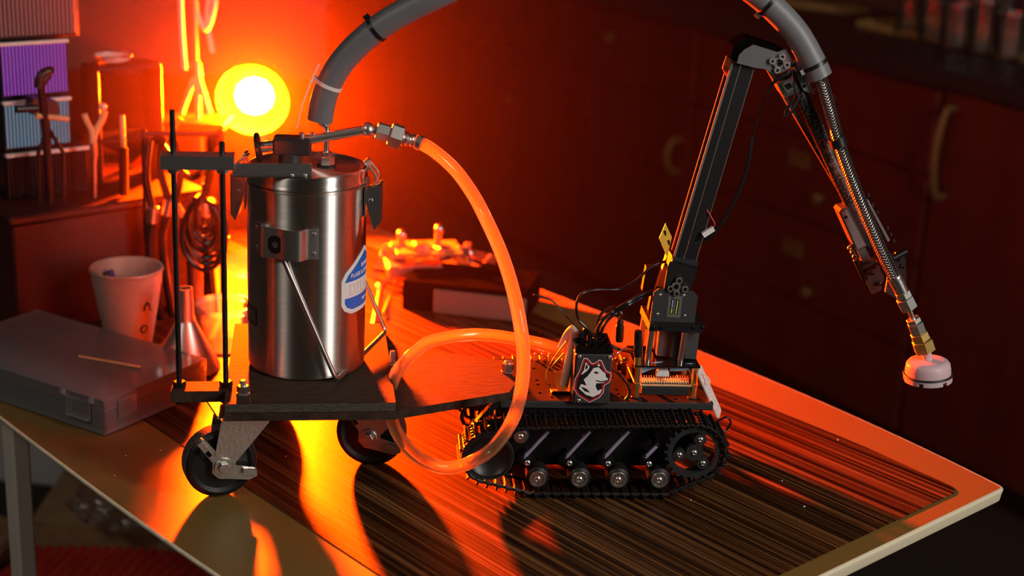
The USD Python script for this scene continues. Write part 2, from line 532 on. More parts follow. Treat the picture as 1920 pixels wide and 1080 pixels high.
def cab_u(px, py):
    q = atv(px, py, c0, CAB); return (q - c0) @ CD, q[2]


def cbox(u0, u1, o0, o1, z0, z1, b=0.002):
    m = bx(abs(u1 - u0), abs(o1 - o0), z1 - z0, (0, 0, 0), b)
    m = rot(m, CAB, Rz)
    return mv(m, cabp((u0 + u1) / 2, (o0 + o1) / 2, (z0 + z1) / 2))


solo('wall_back', cbox(-2.6, 4.6, -0.75, -0.65, 0, 2.6), 'wall_paint', kind='structure')
# red-tinted haze added at the back, standing in for lens glare round the lamp
usdkit.material(stage, '/World/Looks/glare_haze', {'v': ('scatter_volume', {'density': HAZE_DENSITY, 'anisotropy': HAZE_G, 'color': (0.92, 0.60, 0.50)})}, [], volume='v.volume')
solo('haze', bx(7.6, 5.2, 2.6, (0, 4.42, 1.302), 0.001), 'glare_haze', 'thin haze added around the lamp and the cabinets behind it, standing in for lens glare', 'haze', kind='stuff', smooth=False)

# ------------------------------------------------------------------ cabinets along the back
solo('worktop', cbox(-1.6, 3.6, -0.62, 0.03, 0.91, 0.95, 0.006), 'counter_black', 'long black worktop on top of the red-brown cabinets', 'worktop')
ug, _ = cab_u(1775, 180)      # gap between drawers and door
uh, _ = cab_u(1317, 120)


def knob(parent, u, z):
    a, b = cabp(u, 0.018, z), cabp(u, 0.045, z)
    part(parent, 'knob', lathe([(0, 0), (0.007, 0), (0.006, 0.010), (0.014, 0.016), (0.016, 0.022), (0.011, 0.028), (0, 0.029)], 20, (a, b)), 'old_brass', label='small round brass knob')


def pull(parent, u, z, h):
    p = spline([cabp(u, 0.018, z - h / 2), cabp(u, 0.045, z - h * 0.46), cabp(u, 0.062, z), cabp(u, 0.045, z + h * 0.46), cabp(u, 0.018, z + h / 2)], 8)
    part(parent, 'handle', tube(p, 0.008, 10), 'old_brass', label='bowed metal pull handle')


def cabinet(u0, u1, label, fronts, cat_='cabinet'):
    base = cabp((u0 + u1) / 2, 0, 0)
    t = thing('base_cabinet', label, cat_, base, 0, None, world=True)
    part(t, 'body', cbox(u0 + 0.002, u1 - 0.002, -0.60, -0.002, 0.08, 0.91), 'cabinet_wood')
    part(t, 'plinth', cbox(u0 + 0.002, u1 - 0.002, -0.58, -0.06, 0.0, 0.08), 'black_plastic', label='black recessed plinth')
    for name, a, b, z0, z1, fit in fronts:
        d = part(t, name, cbox(a, b, 0.0, 0.018, z0, z1, 0.003), 'cabinet_wood')
        for f in fit:
            if f[0] == 'knob': knob(d, f[1], f[2])
            elif f[0] == 'pull': pull(d, f[1], f[2], f[3])
            else:
                o = f[1], f[2]
                part(d, 'label_holder', cat(cbox(o[0] - 0.038, o[0] + 0.038, 0.018, 0.021, o[1] - 0.020, o[1] + 0.020, 0.001), cbox(o[0] - 0.038, o[0] + 0.038, 0.021, 0.025, o[1] + 0.015, o[1] + 0.020, 0.001),
                     cbox(o[0] - 0.038, o[0] + 0.038, 0.021, 0.025, o[1] - 0.020, o[1] - 0.015, 0.001)), 'old_brass', label='rectangular brass label holder')


k1 = cab_u(1571, 183); k2 = cab_u(1552, 370); h2 = cab_u(1509, 297); h3 = cab_u(1497, 463); k3 = cab_u(1530, 545)
zr = [0.905, (k1[1] + h2[1]) / 2 - 0.03, (k2[1] + h3[1]) / 2, k3[1] - 0.045, 0.085]
cabinet(ug, uh, 'red-brown drawer cabinet with brass label holders and knobs behind the robot arm', [
    ('drawer', ug + 0.006, uh - 0.006, zr[1] + 0.004, zr[0], [('knob', *k1)]),
    ('drawer', ug + 0.006, uh - 0.006, zr[2] + 0.004, zr[1] - 0.004, [('holder', *h2), ('knob', *k2)]),
    ('drawer', ug + 0.006, uh - 0.006, zr[3] + 0.004, zr[2] - 0.004, [('holder', *h3), ('knob', *k3)]),
    ('drawer', ug + 0.006, uh - 0.006, zr[4], zr[3] - 0.004, [])])
hp = cab_u(1790, 285)
cabinet(ug - 0.62, ug - 0.004, 'red-brown cabinet at the right edge with one tall door and bowed pull handle', [
    ('door', ug - 0.614, ug - 0.010, 0.085, 0.905, [('pull', hp[0], hp[1], 0.20)])])
kl = cab_u(1160, 70); kd = cab_u(970, 185); dh = cab_u(1283, 290)
zd = cab_u(1307, 197)[1]
um = kd[0] + 0.16
cabinet(uh + 0.004, uh + 0.95, 'red-brown cabinet with a shallow drawer over two doors left of the drawer cabinet', [
    ('drawer', uh + 0.010, uh + 0.944, zd + 0.004, 0.905, [('knob', *kl)]),
    ('door', uh + 0.010, uh + 0.475, 0.085, zd - 0.004, [('pull', dh[0], dh[1], 0.09)]),
    ('door', uh + 0.481, uh + 0.944, 0.085, zd - 0.004, [('knob', *kd)])])
cabinet(uh + 0.958, uh + 1.80, 'red-brown cabinet farthest left in the run, glowing in the lamp light', [
    ('drawer', uh + 0.964, uh + 1.794, zd + 0.004, 0.905, [('knob', uh + 1.38, zd + 0.1)]),
    ('door', uh + 0.964, uh + 1.376, 0.085, zd - 0.004, []), ('door', uh + 1.382, uh + 1.794, 0.085, zd - 0.004, [])])

# on the worktop
pb = at(1520, 12, 0.95)
solo('folded_paper', cat(slab([(-0.16, -0.05), (0.14, -0.06), (0.16, 0.05), (-0.12, 0.06)], 0.006), slab([(-0.13, -0.03), (0.10, -0.045), (0.12, 0.05), (-0.10, 0.05)], 0.006, (0, 0, 0.006))), 'tan_mat',
     'tan folded paper lying on the black worktop behind the grey hose', 'paper', loc=pb, rz=-35)
pm_ = at(1850, 80, 0.95)
mat_ = thing('tan_tray', 'shallow tan tray under the glassware on the worktop', 'tray', pm_, CAB)
part(mat_, 'base', bx(0.62, 0.30, 0.006, (0, 0, 0.003)), 'tan_mat')
for sx, sy, w, d in ((0, 0.147, 0.62, 0.006), (0, -0.147, 0.62, 0.006), (0.307, 0, 0.006, 0.288), (-0.307, 0, 0.006, 0.288)):
    part(mat_, 'rim', bx(w, d, 0.012, (sx, sy, 0.012)), 'tan_mat')
places = ['nearest the left end of the tan tray', 'second from the left end of the tan tray', 'in the middle of the tan tray', 'second from the right on the tan tray', 'at the right end of the tan tray', 'in the back row of the tan tray, above the middle', 'in the back row of the tan tray, at the right']
for i, (px, py) in enumerate(((1700, 62), (1745, 75), (1790, 88), (1838, 98), (1890, 108), (1810, 50), (1880, 60))):
    q = at(px, py, 0.957); R = 0.030 + 0.004 * (i % 3); H = 0.10 + 0.02 * (i % 2)
    b = thing('glass_beaker', f'clear lab glass {places[i]}', 'beaker', q, 0)
    part(b, 'wall', lathe([(0, 0), (R * 0.92, 0), (R, 0.006), (R, H - 0.004), (R * 1.10, H), (R * 1.02, H), (R * 0.93, H - 0.006), (R * 0.93, 0.008), (0, 0.004)], 24), 'lab_glass')
    part(b, 'rim', ring((0, 0, H), (0, 0, H + 0.003), R * 1.12, R * 1.0, 24), 'polished_steel')

# ------------------------------------------------------------------ table
T0 = at(1883, 916, TZ)
TA = 132.3
E1 = np.array([math.cos(math.radians(TA)), math.sin(math.radians(TA)), 0])
E2 = np.array([-E1[1], E1[0], 0])


def tabp(u, v, z):
    return np.array([T0[0], T0[1], 0]) + E1 * u + E2 * v + np.array([0, 0, z])


def tab_uv(px, py, z=TZ):
    q = at(px, py, z) - T0; return q @ E1, q @ E2


TL = 1.56
us = np.linspace(0, TL, 49); ss = np.abs((us - TL / 2) / (TL / 2)) ** 3
outline = Polygon(np.vstack([np.stack([us, -0.004 - 0.050 * (1 - ss)], 1), np.stack([us, 0.775 + 0.046 * (1 - ss)], 1)[::-1]])).buffer(-0.010, 8).buffer(0.010, 8)
ringpts = np.array(outline.exterior.coords)[:-1]
if Polygon(ringpts).exterior.is_ccw is False: ringpts = ringpts[::-1]
tg = np.roll(ringpts, -1, 0) - np.roll(ringpts, 1, 0); tg /= np.linalg.norm(tg, axis=1, keepdims=True)
nrm = np.stack([tg[:, 1], -tg[:, 0]], 1)
rings = [(-0.0035, TZ - 0.0002, 0), (-0.0008, TZ - 0.0007, 0), (0.0, TZ - 0.002, 0), (-0.0004, TZ - 0.0045, 0.0006), (-0.0020, TZ - 0.0150, 0.0095), (-0.0050, TZ - 0.0185, 0.010), (-0.014, TZ - 0.0215, 0.010), (-0.05, TZ - 0.026, 0.01)]
under = np.clip(np.abs(nrm[:, 1]) * 1.4 - 0.4, 0, 1)[:, None]      # the long sides are cut under, the short ends stand upright
vv, ff = [], []
n = len(ringpts)
for k, (d, z, d2) in enumerate(rings):
    q = ringpts + nrm * (d - d2 * under)
    vv += [(x, y, z) for x, y in q]
    if k:
        for i in range(n):
            a, b = (k - 1) * n + i, (k - 1) * n + (i + 1) % n
            ff += [(a, b + n, b), (a, a + n, b + n)]
table = thing('table', 'boat-shaped table with striped wood inlay, tan border and cream edge', 'table', (T0[0], T0[1], 0), TA)
part(table, 'border_panel', mv(slab(Polygon(ringpts + nrm * -0.0035), 0.004), 0, 0, TZ - 0.0045), 'table_border', smooth=30, label='tan satin border of the table top')
part(table, 'edge_band', trimesh.Trimesh(vv, ff, process=False), 'table_edge', smooth=50, label='rounded cream edge')
part(table, 'core', mv(slab(Polygon(ringpts + nrm * -0.05), 0.003), 0, 0, TZ - 0.0262), 'black_plastic')
ul = np.linspace(0.028, TL - 0.06, 33)
lam = Polygon(np.vstack([np.stack([ul, 0.046 - 0.012 * np.minimum(1, (ul - 0.028) / 0.15)], 1), np.stack([ul, 0 * ul + 0.688], 1)[::-1]])).buffer(-0.018, 8).buffer(0.018, 8)
part(table, 'inlay', mv(slab(lam, 0.0010), 0, 0, TZ - 0.0006), 'striped_laminate', label='dark striped wood laminate inlay')


def pixel_of(p):
    q = p - EYE; return 960 + FPX * (q @ RIGHT) / (q @ FWD), 540 - FPX * (q @ UP) / (q @ FWD)


best = min(np.linspace(0.6, 1.4, 400), key=lambda u: abs(pixel_of(tabp(u, 0.755, TZ - 0.10))[0] - 31))
for (u, v) in ((best, 0.755), (0.30, 0.10), (TL - 0.20, 0.10), (0.30, 0.70)):
    part(table, 'leg', bx(0.032, 0.024, TZ - 0.03, (u, v, (TZ - 0.03) / 2), 0.003), 'leg_paint', label='square-section cream painted metal leg')
TABTOP = TZ + 0.0004

# specks on the table top
for i, (px, py, where) in enumerate(((301, 845, 'between organizer box and front caster wheel'), (236, 855, 'just below the near corner of the organizer box'), (215, 892, 'on the tan border midway between organizer box and table edge'), (536, 856, 'between the two front caster wheels of the flask cart'),
                                    (1466, 902, 'on the striped inlay just right of the robot track'), (1508, 950, 'on the striped inlay nearest the bottom right of the picture'), (1571, 825, 'on the red-lit inlay under the hanging nozzle'), (1295, 938, 'right beside the lowest point of the robot track'))):
    q = at(px, py, TZ + 0.0005)
    m = lathe([(0, 0), (0.0010, 0.0002), (0.0007, 0.0009), (0, 0.0011)], 7)
    solo('crumb', xf(m, np.diag([1.0 + 0.6 * (i % 2), 0.8, 1, 1])), 'paper_white', 'pale crumb ' + where, 'crumb', 'crumbs on the table', loc=q, rz=37 * i)

# ------------------------------------------------------------------ the lamp
lp = thing('work_lamp', 'small glaring orange lamp on a thin stand behind the steel flask', 'lamp', (LAMP[0], LAMP[1], TZ + 0.0005), 0, world=True)
bulb = trimesh.creation.icosphere(1, 1.0)
bulb = xf(bulb, np.diag([0.032, 0.030, 0.031, 1]))
part(lp, 'bulb', mv(bulb, LAMP), 'lamp_glow', smooth=True, label='glaring bulb')
hood = lathe([(0, -0.054), (0.030, -0.050), (0.050, -0.034), (0.058, -0.004), (0.061, 0.022), (0.0590, 0.022), (0.0555, -0.004), (0.048, -0.032), (0.029, -0.0475), (0, -0.0515)], 40, (LAMP, LAMP + [0.02, -1.0, -0.12]))
part(lp, 'hood', hood, 'black_plastic', smooth=50, label='round hood behind the bulb')
part(lp, 'socket', rod(LAMP + [0, 0.052, 0], LAMP + [0, 0.026, 0], 0.012, 20), 'black_metal')
part(lp, 'stem', tube(bend([(LAMP[0], LAMP[1] + 0.075, TZ + 0.006), (LAMP[0], LAMP[1] + 0.075, LAMP[2] + 0.006), (LAMP[0], LAMP[1] + 0.050, LAMP[2] + 0.006)], 0.015), 0.005, 14), 'steel')
part(lp, 'foot', lathe([(0, 0), (0.045, 0), (0.048, 0.003), (0.044, 0.008), (0.008, 0.011), (0, 0.011)], 32, ((LAMP[0], LAMP[1] + 0.075, TZ + 0.0005), (LAMP[0], LAMP[1] + 0.075, 2))), 'black_metal')

# ------------------------------------------------------------------ left end of the table: dark case with stacked ribbed drawers and clutter
a0, a1 = tab_uv(30, 631), tab_uv(196, 607)
cu = (a0[0] + a1[0]) / 2
CH = 0.170
case = thing('dark_case', 'low plain dark red-brown case standing behind the white cup', 'case', tabp(cu + 0.18, 0.52, TABTOP), TA)
cw = a0[1] - 0.40
cl_ = lambda u, v, z: (u - (cu + 0.18), v - 0.52, z)
part(case, 'body', bx(0.36, cw, CH - 0.012, cl_(cu + 0.18, 0.40 + cw / 2, (CH - 0.012) / 2), 0.003), 'case_wood')
part(case, 'lid', bx(0.37, cw + 0.01, 0.012, cl_(cu + 0.18, 0.40 + cw / 2, CH - 0.006), 0.003), 'case_wood')
zc = TABTOP + CH
f0, f1 = at(16, 378, zc), at(172, 358, zc)
fa = math.degrees(math.atan2(f1[1] - f0[1], f1[0] - f0[0])); fL = np.linalg.norm(f1 - f0)
zt = [zc + 0.0005] + [atv(60, y, f0, fa)[2] for y in (282, 184, 74, -20)]
names = ['bottom drawer of the ribbed stack, unlit and dark', 'second ribbed drawer from the bottom, glowing pale cyan', 'third ribbed drawer from the bottom, glowing purple', 'top drawer of the ribbed stack, glowing dull pink']
for k in range(4):
    z0, z1 = zt[k], zt[k + 1] - 0.002
    d = thing('ribbed_drawer', names[k], 'drawer', (*f0[:2], z0), fa, 'ribbed drawers stacked on the dark case' if False else None)
    Lk = fL * (1.0, 0.80, 0.80, 0.95)[k]
    part(d, 'body', bx(Lk, 0.10, z1 - z0, (Lk / 2, 0.056, (z1 - z0) / 2), 0.002), 'black_plastic')
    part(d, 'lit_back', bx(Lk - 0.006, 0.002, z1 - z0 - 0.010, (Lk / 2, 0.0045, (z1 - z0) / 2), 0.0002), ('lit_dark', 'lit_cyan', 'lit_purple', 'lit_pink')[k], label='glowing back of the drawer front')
    part(d, 'rim', bx(Lk, 0.008, 0.005, (Lk / 2, 0.001, z1 - z0 - 0.0025), 0.001), 'white_plastic', label='pale rim along the top')
    nr = 20 if k else 25
    for i in range(nr):
        x = (i + 0.5) * Lk / nr
        part(d, 'rib', rod((x, 0.001, 0.001), (x, 0.001, z1 - z0 - 0.005), 0.0011, 6), 'black_plastic')

# clutter in front of the drawers, on the case
gp = at(85, 388, zc)
fy = np.array([-math.sin(math.radians(fa)), math.cos(math.radians(fa)), 0])


def gadg(px, py, back=0.0):
    return atv(px, py, gp + fy * back, fa)


g = thing('clamp_stand', 'dark silhouetted clamp stand in front of the glowing ribbed drawers', 'stand', (*gp[:2], zc + 0.0005), 0, world=True)
part(g, 'post', tube(spline([(*gadg(92, 320)[:2], zc + 0.006), gadg(86, 250), gadg(80, 190), gadg(78, 160), gadg(92, 138)], 6), 0.0055, 10), 'black_plastic')
part(g, 'head', tube(spline([gadg(72, 165), gadg(78, 140), gadg(100, 130)], 5), [0.006] * 10 + [0.004], 10), 'black_plastic')
part(g, 'body', hull(np.vstack([gadg(62, 185), gadg(108, 190), gadg(112, 215), gadg(60, 215), gadg(66, 184) + fy * 0.03, gadg(108, 190) + fy * 0.03, gadg(110, 213) + fy * 0.03, gadg(62, 214) + fy * 0.03])), 'black_plastic')
part(g, 'arm', tube([gadg(30, 205), gadg(70, 203)], 0.005, 10), 'black_plastic')
part(g, 'crossbar', tube([gadg(67, 217), gadg(128, 223)], 0.004, 10), 'pine_stick', label='tan crossbar')
for x in (72, 90, 118):
    part(g, 'leg', tube([gadg(90, 240), gadg(x, 285), (*gadg(x, 345)[:2], zc + 0.004)], 0.003, 8), 'black_plastic')
pl = thing('pliers', 'pair of open pliers with tan handles standing upright on the dark case', 'pliers', (*gadg(178, 345)[:2], zc + 0.0005), 0, world=True)
part(pl, 'handle', tube(spline([gadg(158, 214), gadg(164, 230), gadg(172, 245), gadg(174, 268)], 5), 0.0042, 10), 'pine_stick')
part(pl, 'handle', tube(spline([gadg(196, 208), gadg(190, 226), gadg(180, 245), gadg(174, 268)], 5), 0.0042, 10), 'pine_stick')
part(pl, 'jaw', tube(spline([gadg(174, 268), gadg(177, 290), gadg(177, 306), (*gadg(177, 345)[:2], zc + 0.003)], 5), np.linspace(0.0055, 0.002, 16), 10), 'steel')
part(pl, 'tip_ball', mv(trimesh.creation.icosphere(2, 0.0052), gadg(193, 200)), 'cream_plastic')
sd = thing('screwdriver', 'upright screwdriver with a tan shaft right of the pliers', 'screwdriver', (*gadg(231, 345)[:2], zc + 0.0005), 0, world=True)
part(sd, 'shaft', tube([gadg(229, 216), gadg(231, 276)], 0.0034, 10), 'pine_stick')
part(sd, 'handle', tube([gadg(231, 276), (*gadg(231, 345)[:2], zc + 0.003)], [0.006, 0.0065], 12), 'black_plastic')
hs = at(215, 350, zc)
dk = thing('tool_rack', 'dark tool rack with two shelves on the case behind the pliers', 'rack', (*at(252, 340, zc)[:2], zc + 0.0005), fa)
for z in (0.062, 0.165):
    part(dk, 'shelf', bx(0.10, 0.05, 0.006, (0, 0.03, z), 0.001), 'black_plastic')
for x in (-0.048, 0.048):
    part(dk, 'upright', bx(0.006, 0.05, 0.165, (x, 0.03, 0.0825), 0.001), 'black_plastic')
rf = thing('reflector_dish', 'shallow pink-lit oval dish on top of the tool rack', 'dish', (*(np.array(at(252, 340, zc)) + fy * 0.03 + np.array([-0.012, 0, 0]))[:2], zc + 0.1690), 0)
part(rf, 'bowl', lathe([(0, 0.001), (0.022, 0.003), (0.027, 0.010), (0.0255, 0.010), (0.021, 0.005), (0, 0.003)], 28), 'white_plastic')
part(rf, 'rim', ring((0, 0, 0.010), (0, 0, 0.0115), 0.0285, 0.0255, 28), 'steel')

# cream wall edge at far left
wc, wl = pyy(23, 470, 3.45), pyy(29, 605, 3.40)
tr = thing('wall_column', 'beige column at the far left edge of the picture, with a pale ledge', 'column', (wc[0] - 0.20, 3.55, 0.0005), 0, world=True)
part(tr, 'body', bx(0.40, 0.20, 2.0, (wc[0] - 0.20, 3.55, 1.001), 0.004), 'column_paint')
part(tr, 'ledge', bx(0.40, 0.05, 0.06, (wl[0] - 0.20, 3.425, wl[2]), 0.004), 'white_panel', label='pale ledge')

# ------------------------------------------------------------------ cables and stand near the lamp
sp = np.array([-0.62, 2.42, 0])
S = lambda px, py: atv(px, py, (-0.60, 2.36), 0)
st = thing('tripod_stand', 'tall thin tripod stand with splayed legs left of the lamp', 'stand', (*S(352, 215)[:2], zc + 0.0005), 0, world=True)
part(st, 'pole', tube([S(362, -60), S(368, 130)], 0.0042, 10), 'steel')
part(st, 'collar', tube([S(366, 118), S(369, 142)], 0.009, 12), 'steel')
for b in ((340, 212), (392, 213), (372, 222)):
    part(st, 'leg', tube([S(368, 132), S(*b)], 0.0048, 10), 'cream_plastic')
base = S(366, 224)
part(st, 'platform', bx(0.11, 0.08, 0.012, (base[0], base[1], base[2] - 0.004), 0.002), 'black_metal')
part(st, 'post', rod((base[0], base[1], TABTOP + 0.001), (base[0], base[1], base[2] - 0.008), 0.012, 16), 'black_metal')
for i, pts in enumerate(([(338, -20), (341, 60), (346, 130)], [(355, -20), (362, 30), (380, 60), (394, 20), (396, -20)], [(380, -20), (372, 40), (384, 110)])):
    solo('pale_cable', tube(spline([S(*q) + np.array([0.0, 0.03 * i, 0]) for q in pts], 8), 0.0042, 8), 'white_plastic',
         ['straight pale cable hanging left of the stand pole', 'looped pale cable hanging over the stand pole', 'short pale cable hanging right of the stand pole'][i], 'cable')
C1_ = lambda px, py: atv(px, py, (-0.63, 2.2), 0)
solo('orange_cable', tube(spline([C1_(170, 372), C1_(215, 345), C1_(262, 300), C1_(310, 258), C1_(340, 222)], 8), 0.0045, 8), 'orange_wire', 'orange cable rising from the dark case towards the lamp', 'cable')
C2_ = lambda px, py: atv(px, py, (-0.42, 1.98), 0)
cr = thing('cable_rail', 'thin dark rail on two posts carrying the hanging cables behind the threaded rods', 'rail', (*C2_(335, 560)[:2], TABTOP + 0.0004), 0, world=True)
part(cr, 'bar', tube([C2_(262, 257) + [0, 0.02, 0], C2_(408, 257) + [0, 0.02, 0]], 0.0035, 10), 'black_metal')
for px in (262, 408):
    e_ = C2_(px, 257) + [0, 0.02, 0]
    part(cr, 'post', rod((e_[0], e_[1], TABTOP + 0.0004), (e_[0], e_[1], e_[2] + 0.006), 0.0040, 12), 'black_metal')
for i, pts in enumerate(([(276, 257), (274, 330), (286, 400), (283, 470), (300, 560)], [(300, 257), (296, 320), (312, 390), (300, 460), (318, 560)], [(318, 257), (330, 330), (322, 400), (345, 440), (352, 540)], [(392, 257), (384, 330), (372, 400), (380, 470), (392, 560)], [(288, 257), (335, 345), (372, 330), (402, 257)])):
    w = thing('dark_cable', ['dark cable hanging leftmost in the bundle behind the threaded rods', 'dark cable hanging second from left in the bundle behind the threaded rods', 'dark cable hanging just right of the left threaded rod', 'dark cable hanging between the two threaded rods', 'dark cable slung sideways behind the two threaded rods'][i], 'cable', C2_(*pts[-1]), 0, world=True)
    P_ = [C2_(*q) + np.array([0, 0.012 * i, 0]) for q in pts]
    P_[0] = C2_(*pts[0]) + np.array([0, 0.0115, -0.003])
    if i == 4: P_[-1] = C2_(*pts[-1]) + np.array([0, 0.0115, -0.003])
    if i < 4: P_[-1][2] = TABTOP + 0.006
    part(w, 'cord', tube(spline(P_, 8), 0.0055, 10), 'black_cable')
    m = P_[2]; n_ = P_[3] - P_[2]; n_ = n_ / np.linalg.norm(n_)
    part(w, 'plug', rod(m - n_ * 0.010, m + n_ * 0.014, 0.0085, 16), 'polished_steel', label='shiny metal plug')

q = C2_(386, 440)
cw_ = thing('added_coil', 'added hank of black cable on a short post, blocking lamp light behind the threaded rods', 'cable', (*at(386, 600, TABTOP)[:2], TABTOP + 0.0004), 0, world=True)  # coil and post added to keep lamp light off the table by the caster
pb_ = at(382, 600, TABTOP)
part(cw_, 'post', rod((pb_[0], 2.03, TABTOP + 0.0004), (pb_[0], 2.03, q[2] + 0.060), 0.006, 14), 'black_metal')
part(cw_, 'peg', rod((pb_[0], 2.034, q[2] + 0.050), (pb_[0], 1.962, q[2] + 0.054), 0.004, 12), 'black_metal')
for i in range(9):
    f = 1.0 - 0.075 * i; rr2 = np.random.default_rng(20 + i)
    lo = [q + np.array([0.031 * f * math.cos(a) + 0.001 * rr2.normal(), 0.004 * (i % 4) - 0.008 + 0.001 * rr2.normal(), 0.0508 - 0.050 * f + 0.050 * f * math.sin(a)]) for a in np.linspace(0, 2 * math.pi, 13)[:-1]]
    part(cw_, 'turn', tube(spline(lo + [lo[0]], 5), 0.0032, 8), 'black_cable')

# ------------------------------------------------------------------ organizer box, cup, funnel, tub, bag
O0 = at(197, 818, TABTOP); O1 = at(-20, 745, TABTOP); O2 = at(352, 763, TABTOP)
oa = math.degrees(math.atan2(O1[1] - O0[1], O1[0] - O0[0]))
oe1 = (O1 - O0) / np.linalg.norm(O1 - O0)
ob = np.array([oe1[1], -oe1[0], 0])                      # towards the table middle
box_w, box_l, box_h = 0.172, 0.300, 0.045
org = thing('organizer_box', 'clear plastic parts organizer box with latched lid at the left of the table', 'box', O0, oa)
# local: x along the left-going front edge, y = towards the viewer's far side (negative = away)
sgn = -1.0
W_, L_ = box_w, box_l
part(org, 'tray', cat(bx(L_, W_, 0.0016, (L_ / 2, sgn * W_ / 2, 0.0008), 0.0004), bx(L_, 0.0018, 0.027, (L_ / 2, sgn * 0.0009, 0.0145), 0.0004), bx(L_, 0.0018, 0.027, (L_ / 2, sgn * (W_ - 0.0009), 0.0145), 0.0004),
     bx(0.0018, W_ - 0.004, 0.027, (0.0009, sgn * W_ / 2, 0.0145), 0.0004), bx(0.0018, W_ - 0.004, 0.027, (L_ - 0.0009, sgn * W_ / 2, 0.0145), 0.0004)), 'milky_plastic', smooth=False)
for x in np.linspace(0.05, L_ - 0.05, 5):
    part(org, 'divider', bx(0.0014, W_ - 0.006, 0.023, (x, sgn * W_ / 2, 0.0135), 0.0003), 'cloudy_plastic', smooth=False)
for y in (0.052, 0.103, 0.154):
    part(org, 'long_divider', bx(L_ - 0.006, 0.0014, 0.022, (L_ / 2, sgn * y, 0.0132), 0.0003), 'cloudy_plastic', smooth=False)
part(org, 'lid', cat(bx(L_ + 0.002, W_ + 0.002, 0.0018, (L_ / 2, sgn * W_ / 2, box_h - 0.0012), 0.0005), bx(L_ + 0.002, 0.0016, 0.014, (L_ / 2, sgn * 0.0002, box_h - 0.009), 0.0004), bx(L_ + 0.002, 0.0016, 0.014, (L_ / 2, sgn * (W_ - 0.0002), box_h - 0.009), 0.0004),
     bx(0.0016, W_ - 0.002, 0.014, (0.0002, sgn * W_ / 2, box_h - 0.009), 0.0004), bx(0.0016, W_ - 0.002, 0.014, (L_ - 0.0002, sgn * W_ / 2, box_h - 0.009), 0.0004)), 'milky_plastic', smooth=False)
for x in (0.040, 0.215):
    l_ = part(org, 'latch', cat(bx(0.040, 0.0022, 0.024, (x, sgn * -0.0026, 0.026), 0.0006), bx(0.036, 0.004, 0.003, (x, sgn * -0.004, 0.015), 0.001)), 'milky_plastic', smooth=False)
    for s in (-0.023, 0.023):
        part(l_, 'hinge_knuckle', rod((x + s - 0.003, sgn * -0.002, box_h - 0.004), (x + s + 0.003, sgn * -0.002, box_h - 0.004), 0.0042, 12), 'milky_plastic')
for k, (y0, y1) in enumerate(((0.006, 0.050), (0.056, 0.100), (0.106, 0.148))):
    part(org, 'cup_wall', cat(bx(0.0012, y1 - y0, 0.021, (0.0034, sgn * (y0 + y1) / 2, 0.0125), 0.0004), bx(0.003, y1 - y0, 0.002, (0.0044, sgn * (y0 + y1) / 2, 0.0240), 0.0006)), 'cloudy_plastic', smooth=False, label='whitish compartment wall')
for k, (x0, x1) in enumerate(((0.006, 0.034), (0.050, 0.094), (0.100, 0.144), (0.150, 0.194))):
    part(org, 'cup_wall', cat(bx(x1 - x0, 0.0012, 0.021, ((x0 + x1) / 2, sgn * 0.0034, 0.0125), 0.0004), bx(x1 - x0, 0.003, 0.002, ((x0 + x1) / 2, sgn * 0.0044, 0.0240), 0.0006)), 'cloudy_plastic', smooth=False, label='whitish compartment wall')
for y in (0.035, 0.15):
    part(org, 'latch', bx(0.0022, 0.030, 0.022, (-0.0026, sgn * y, 0.027), 0.0006), 'milky_plastic', smooth=False)


def inbox(name, label, cat_, x, y, sx, sy, sz, mat, rz=0):
    p = O0 + oe1 * x + ob * y * (1 if np.dot(ob, O2 - O0) > 0 else -1)
    solo(name, bx(sx, sy, sz, (0, 0, sz / 2), 0.001), mat, label, cat_, loc=(p[0], p[1], TABTOP + 0.0022), rz=oa + rz)


inbox('red_part', 'dark red part in the compartment at the left latch of the organizer box', 'part', 0.178, 0.026, 0.036, 0.03, 0.020, 'red_glow_cloth', 6)
inbox('red_part', 'dark red part in a middle compartment under the organizer lid', 'part', 0.125, 0.077, 0.034, 0.032, 0.016, 'red_glow_cloth', -8)
inbox('blue_part', 'bluish part in the near right compartment of the organizer box', 'part', 0.024, 0.078, 0.030, 0.034, 0.015, 'pale_blue_foam', 3)
inbox('tan_part', 'tan part in the third compartment along the front of the organizer box', 'part', 0.225, 0.026, 0.030, 0.028, 0.016, 'tan_mat', 3)
inbox('dark_part', 'dark part in the far left compartment of the organizer box', 'part', 0.27, 0.026, 0.026, 0.028, 0.018, 'dark_grey_plastic', 5)
lidz = TABTOP + box_h - 0.0003
s0, s1 = at(148, 668, lidz + 0.002), at(262, 688, lidz + 0.002)
stx = thing('wooden_stick', 'thin pale wooden stick lying on the organizer lid', 'stick', (s0 + s1) / 2 - [0, 0, 0.002], 0, world=True)
part(stx, 'shaft', tube([s0, s1], 0.0019, 8), 'pine_stick')
part(stx, 'tip', tube([s1, s1 + (s1 - s0) * 0.02], [0.0019, 0.0006], 8), 'pine_stick')
yc = at(296, 694, TABTOP)
solo('yellow_card', slab(rrect(0.085, 0.055, 0.004), 0.003), 'yellow_card', 'speckled yellow card lying flat between organizer box and funnel', 'card', loc=yc, rz=-18)

